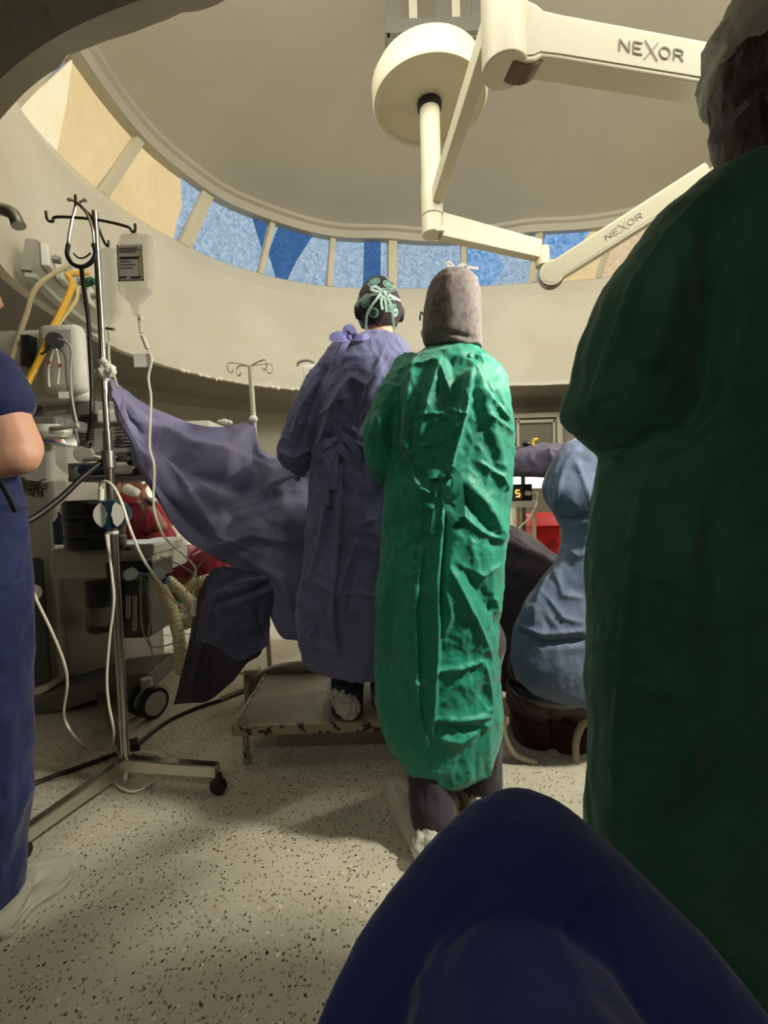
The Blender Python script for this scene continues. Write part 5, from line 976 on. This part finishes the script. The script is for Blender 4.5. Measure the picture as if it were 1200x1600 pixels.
# ---- seated person in slate blue gown
YS=1.62
S_=thing('person',(P(860,1180,YS).x+.05,YS,0),'seated person bending forward in a slate blue gown, half hidden by the dark green gown','person')
J=dict(neck=P(965,670,YS+.02),sl=P(925,715,YS+.02),sr=P(1010,715,YS+.1),hip=P(905,1000,YS),el=P(900,770,YS+.02),wl=P(920,800,YS+.12),er=P(1000,800,YS),wr=P(930,800,YS+.2),kl=P(830,1060,YS+.25),al=V3((P(820,1180,YS).x,YS+.2,.1)),kr=P(930,1080,YS+.25),ar=V3((P(910,1180,YS).x,YS+.2,.1)))
body('body',S_,J,skin,P(965,600,YS+.05),.4,-.6,tr=.7)
rowsS1=[(684,902,960,YS,.05),(692,880,1000,YS,.07),(710,866,1010,YS,.08),(740,853,1010,YS,.09),(765,849,1005,YS,.11),(785,856,1000,YS,.12),(805,870,1000,YS,.12),(830,882,1000,YS,.12),(850,884,1000,YS,.12),(880,872,1000,YS,.13),(910,848,995,YS,.12),(945,822,1000,YS,.13),(985,803,1005,YS,.14),(1030,800,1005,YS,.145),(1060,806,1000,YS,.14),(1078,825,985,YS,.13),(1085,860,960,YS,.12)]
garment('gown',[loft(interp_rows(rowsS1,3),1)],slate,S_,.007,[('s',[(905,700),(880,735),(866,800)],6,.010),('r',[(890,870),(850,930),(815,975)],9,.012),('k',[(870,890),(880,930),(915,935)],5,.01),('k',[(850,925),(880,965),(915,975)],5,.010),('r',[(805,985),(850,1005),(920,1000)],6,-.02),('k',[(803,975),(850,992),(920,985)],4,.012),('k',[(900,720),(915,760),(925,790)],4,.010),('r',[(870,810),(890,815),(920,805)],5,-.014),('k',[(860,900),(840,950),(835,980)],5,.01),('k',[(880,850),(905,870),(920,862)],4,.01)],.005,8)
garment('trousers',[MB().chain([P(870,1060,YS),P(835,1085,YS+.18),P(842,1165,YS+.14)],[.12,.12,.09]),MB().chain([P(900,1060,YS),P(905,1090,YS+.16),P(882,1165,YS+.12)],[.12,.11,.10]),MB().chain([P(830,1040,YS+.05),P(920,1050,YS+.05)],[.09,.09])],dmaroon,S_,.007,[('r',[(860,1100),(865,1190)],7,-.02)],.004,8)
st=thing('round_stool',(P(860,1190,YS+.1).x,YS+.1,0),'grey based stool under the seated blue gowned person','stool'); gm=mat('stool grey beige',(140,130,112),.5)
for pts in (((786,1115),(788,1150),(805,1178),(838,1190)),((900,1192),(900,1160),(908,1135),(918,1125))): MB().tube(spline([P(x,y,YS-.02) for x,y in pts],6),.013,10).build('leg',gm,st)
for pts in (((800,1085),(800,1140)),((920,1085),(920,1140))): MB().tube([P(x,y,YS+.25) for x,y in pts],.013,10).build('leg',gm,st)
c=P(862,1078,YS+.05); MB()._lat(c,[(.15,0),(.16,.02),(.15,.04)],28,V3((0,0,1))).build('seat',blackm,st)

sc_=P(965,600,YS+.05); mb=MB().sph(sc_+V3((0,-.01,.035)),(.105,.118,.105),28); V,N,Fc=remesh(mb,.006,2); V=crumple(V,N,.008,16); put('bouffant_cap',V,[f for f in Fc if V[list(f)][:,2].mean()>sc_.z-.01+.3*(V[list(f)][:,1].mean()-sc_.y)],mat('blue bouffant cap',(120,150,180),.7,bump=[(30,.4,.004)]),S_)
def haircap(c,parent,face):
    c=V3(c); mb=MB().sph(c+V3((0,0,.02))-V3(face)*.012,(.088,.104,.115),24); V,N,Fc=remesh(mb,.006,2); V=crumple(V,N,.004,20,(2,2,.5)); f_=np.array(face)
    put('hair',V,[f for f in Fc if (V[list(f)].mean(0)-np.array(c))@f_<.035+.5*max(0,V[list(f)][:,2].mean()-c.z) and V[list(f)][:,2].mean()>c.z-.09],hairm,parent)
haircap(hn,N_,(math.sin(.4),math.cos(.4),0)); haircap((.12,-.22,1.12),K_,(0,1,0))
# ---- person in maroon scrubs behind the machine
YM=2.95
M_=thing('person',(P(250,930,YM).x,YM,0),'person in maroon scrubs sitting behind the machine, hand raised to a masked face','person')
hm=P(176,742,YM)
J=dict(neck=P(196,785,YM),sl=P(212,800,YM-.08),sr=P(230,790,YM+.16),hip=P(262,905,YM),el=P(252,822,YM-.18),wl=P(222,772,YM-.14),er=P(268,835,YM+.1),wr=P(215,778,YM),kl=P(330,880,YM-.2),al=P(330,975,YM-.2),kr=P(345,890,YM+.1),ar=P(345,980,YM+.1))
body('body',M_,J,skin2,hm,-.9,-.2,up=(0,-1,0),curl=.8,tr=.8)
garment('scrub_top',[MB().chain([P(196,796,YM),P(228,838,YM),P(262,900,YM)],[.12,.16,.17]),MB().chain([P(214,800,YM-.08),P(236,815,YM-.16)],[.08,.07]),MB().chain([P(232,795,YM+.1),P(255,820,YM+.14)],[.08,.07])],maroon,M_,.009,[('k',[(200,800),(230,840),(250,880)],4,.014),('k',[(215,830),(240,850),(275,860)],4,.014),('k',[(235,870),(270,880)],4,.014)],.010,7)
garment('trousers',[MB().chain([P(258,885,YM),P(330,878,YM-.2),P(330,965,YM-.2)],[.14,.11,.075]),MB().chain([P(262,900,YM+.1),P(345,888,YM+.1),P(345,968,YM+.1)],[.14,.11,.075])],maroon,M_,.009,None,.008,8)
MB().cap(P(200,765,YM-.14),.035,P(212,770,YM-.16),.03).build('face_mask',tape,M_); MB()._lat(P(236,783,YM-.16),[(.036,-.008),(.036,.008)],16,V3((.6,0,.8))).build('wristwatch',blackm,M_)
gc=thing('green_chair',(P(265,930,YM+.1).x,YM+.1,0),'green seat under the person in maroon scrubs','chair'); MB().prism([P(245,868,YM-.05),P(262,870,YM-.05),P(275,900,YM-.05),P(285,945,YM-.05),P(240,945,YM-.05)],(0,.4,0)).build('seat',mat('green vinyl',(40,112,72),.5),gc,False,bevel=.02)
for x in(246,280):
    for y in(0,.35): q=P(x,945,YM-.03+y); MB().cyl((q.x,q.y,P(x,945,YM-.03).z),(q.x,q.y,0),.012).build('leg',steel,gc)
# ---- person in navy far behind the machine
YV=3.1
W2=thing('person',(P(95,900,YV).x,YV,0),'distant person in navy scrubs partly visible behind the machine column','person')
J=dict(neck=P(88,695,YV),sl=P(72,715,YV),sr=P(98,712,YV),hip=P(85,850,YV),er=P(104,770,YV),wr=P(95,800,YV-.15),el=P(52,770,YV),wl=P(70,800,YV-.1),kl=V3((P(75,900,YV).x,YV,.5)),al=V3((P(75,900,YV).x,YV,.09)),kr=V3((P(92,900,YV).x,YV,.5)),ar=V3((P(92,900,YV).x,YV,.09)))
body('body',W2,J,skin2,P(70,665,YV),0,0,vox=.01)
garment('scrub_top',[MB().chain([P(80,712,YV),P(84,780,YV),P(86,850,YV)],[.13,.13,.14]),MB().chain([P(92,712,YV),P(100,750,YV)],[.08,.07])],navy,W2,.01,None,.006,7)
garment('trousers',[MB().chain([P(76,850,YV),V3((P(76,900,YV).x,YV,.1))],[.1,.07]),MB().chain([P(94,850,YV),V3((P(94,900,YV).x,YV,.1))],[.1,.07])],navy,W2,.01,None,.005,7)
# gloved hands / instruments seen between drape and blue sleeve
inst=MB().chain([P(482,716,2.1),P(487,738,2.0)],[.02,.016]).build('gauze_roll',mat('tan gauze',(176,140,100),.7),None); tag(inst,'small tan roll lying on the drape beside the blue sleeve','gauze')

haircap(hm,M_,(math.sin(.9),math.cos(.9),0)); haircap(P(70,665,YV),W2,(0,1,0))
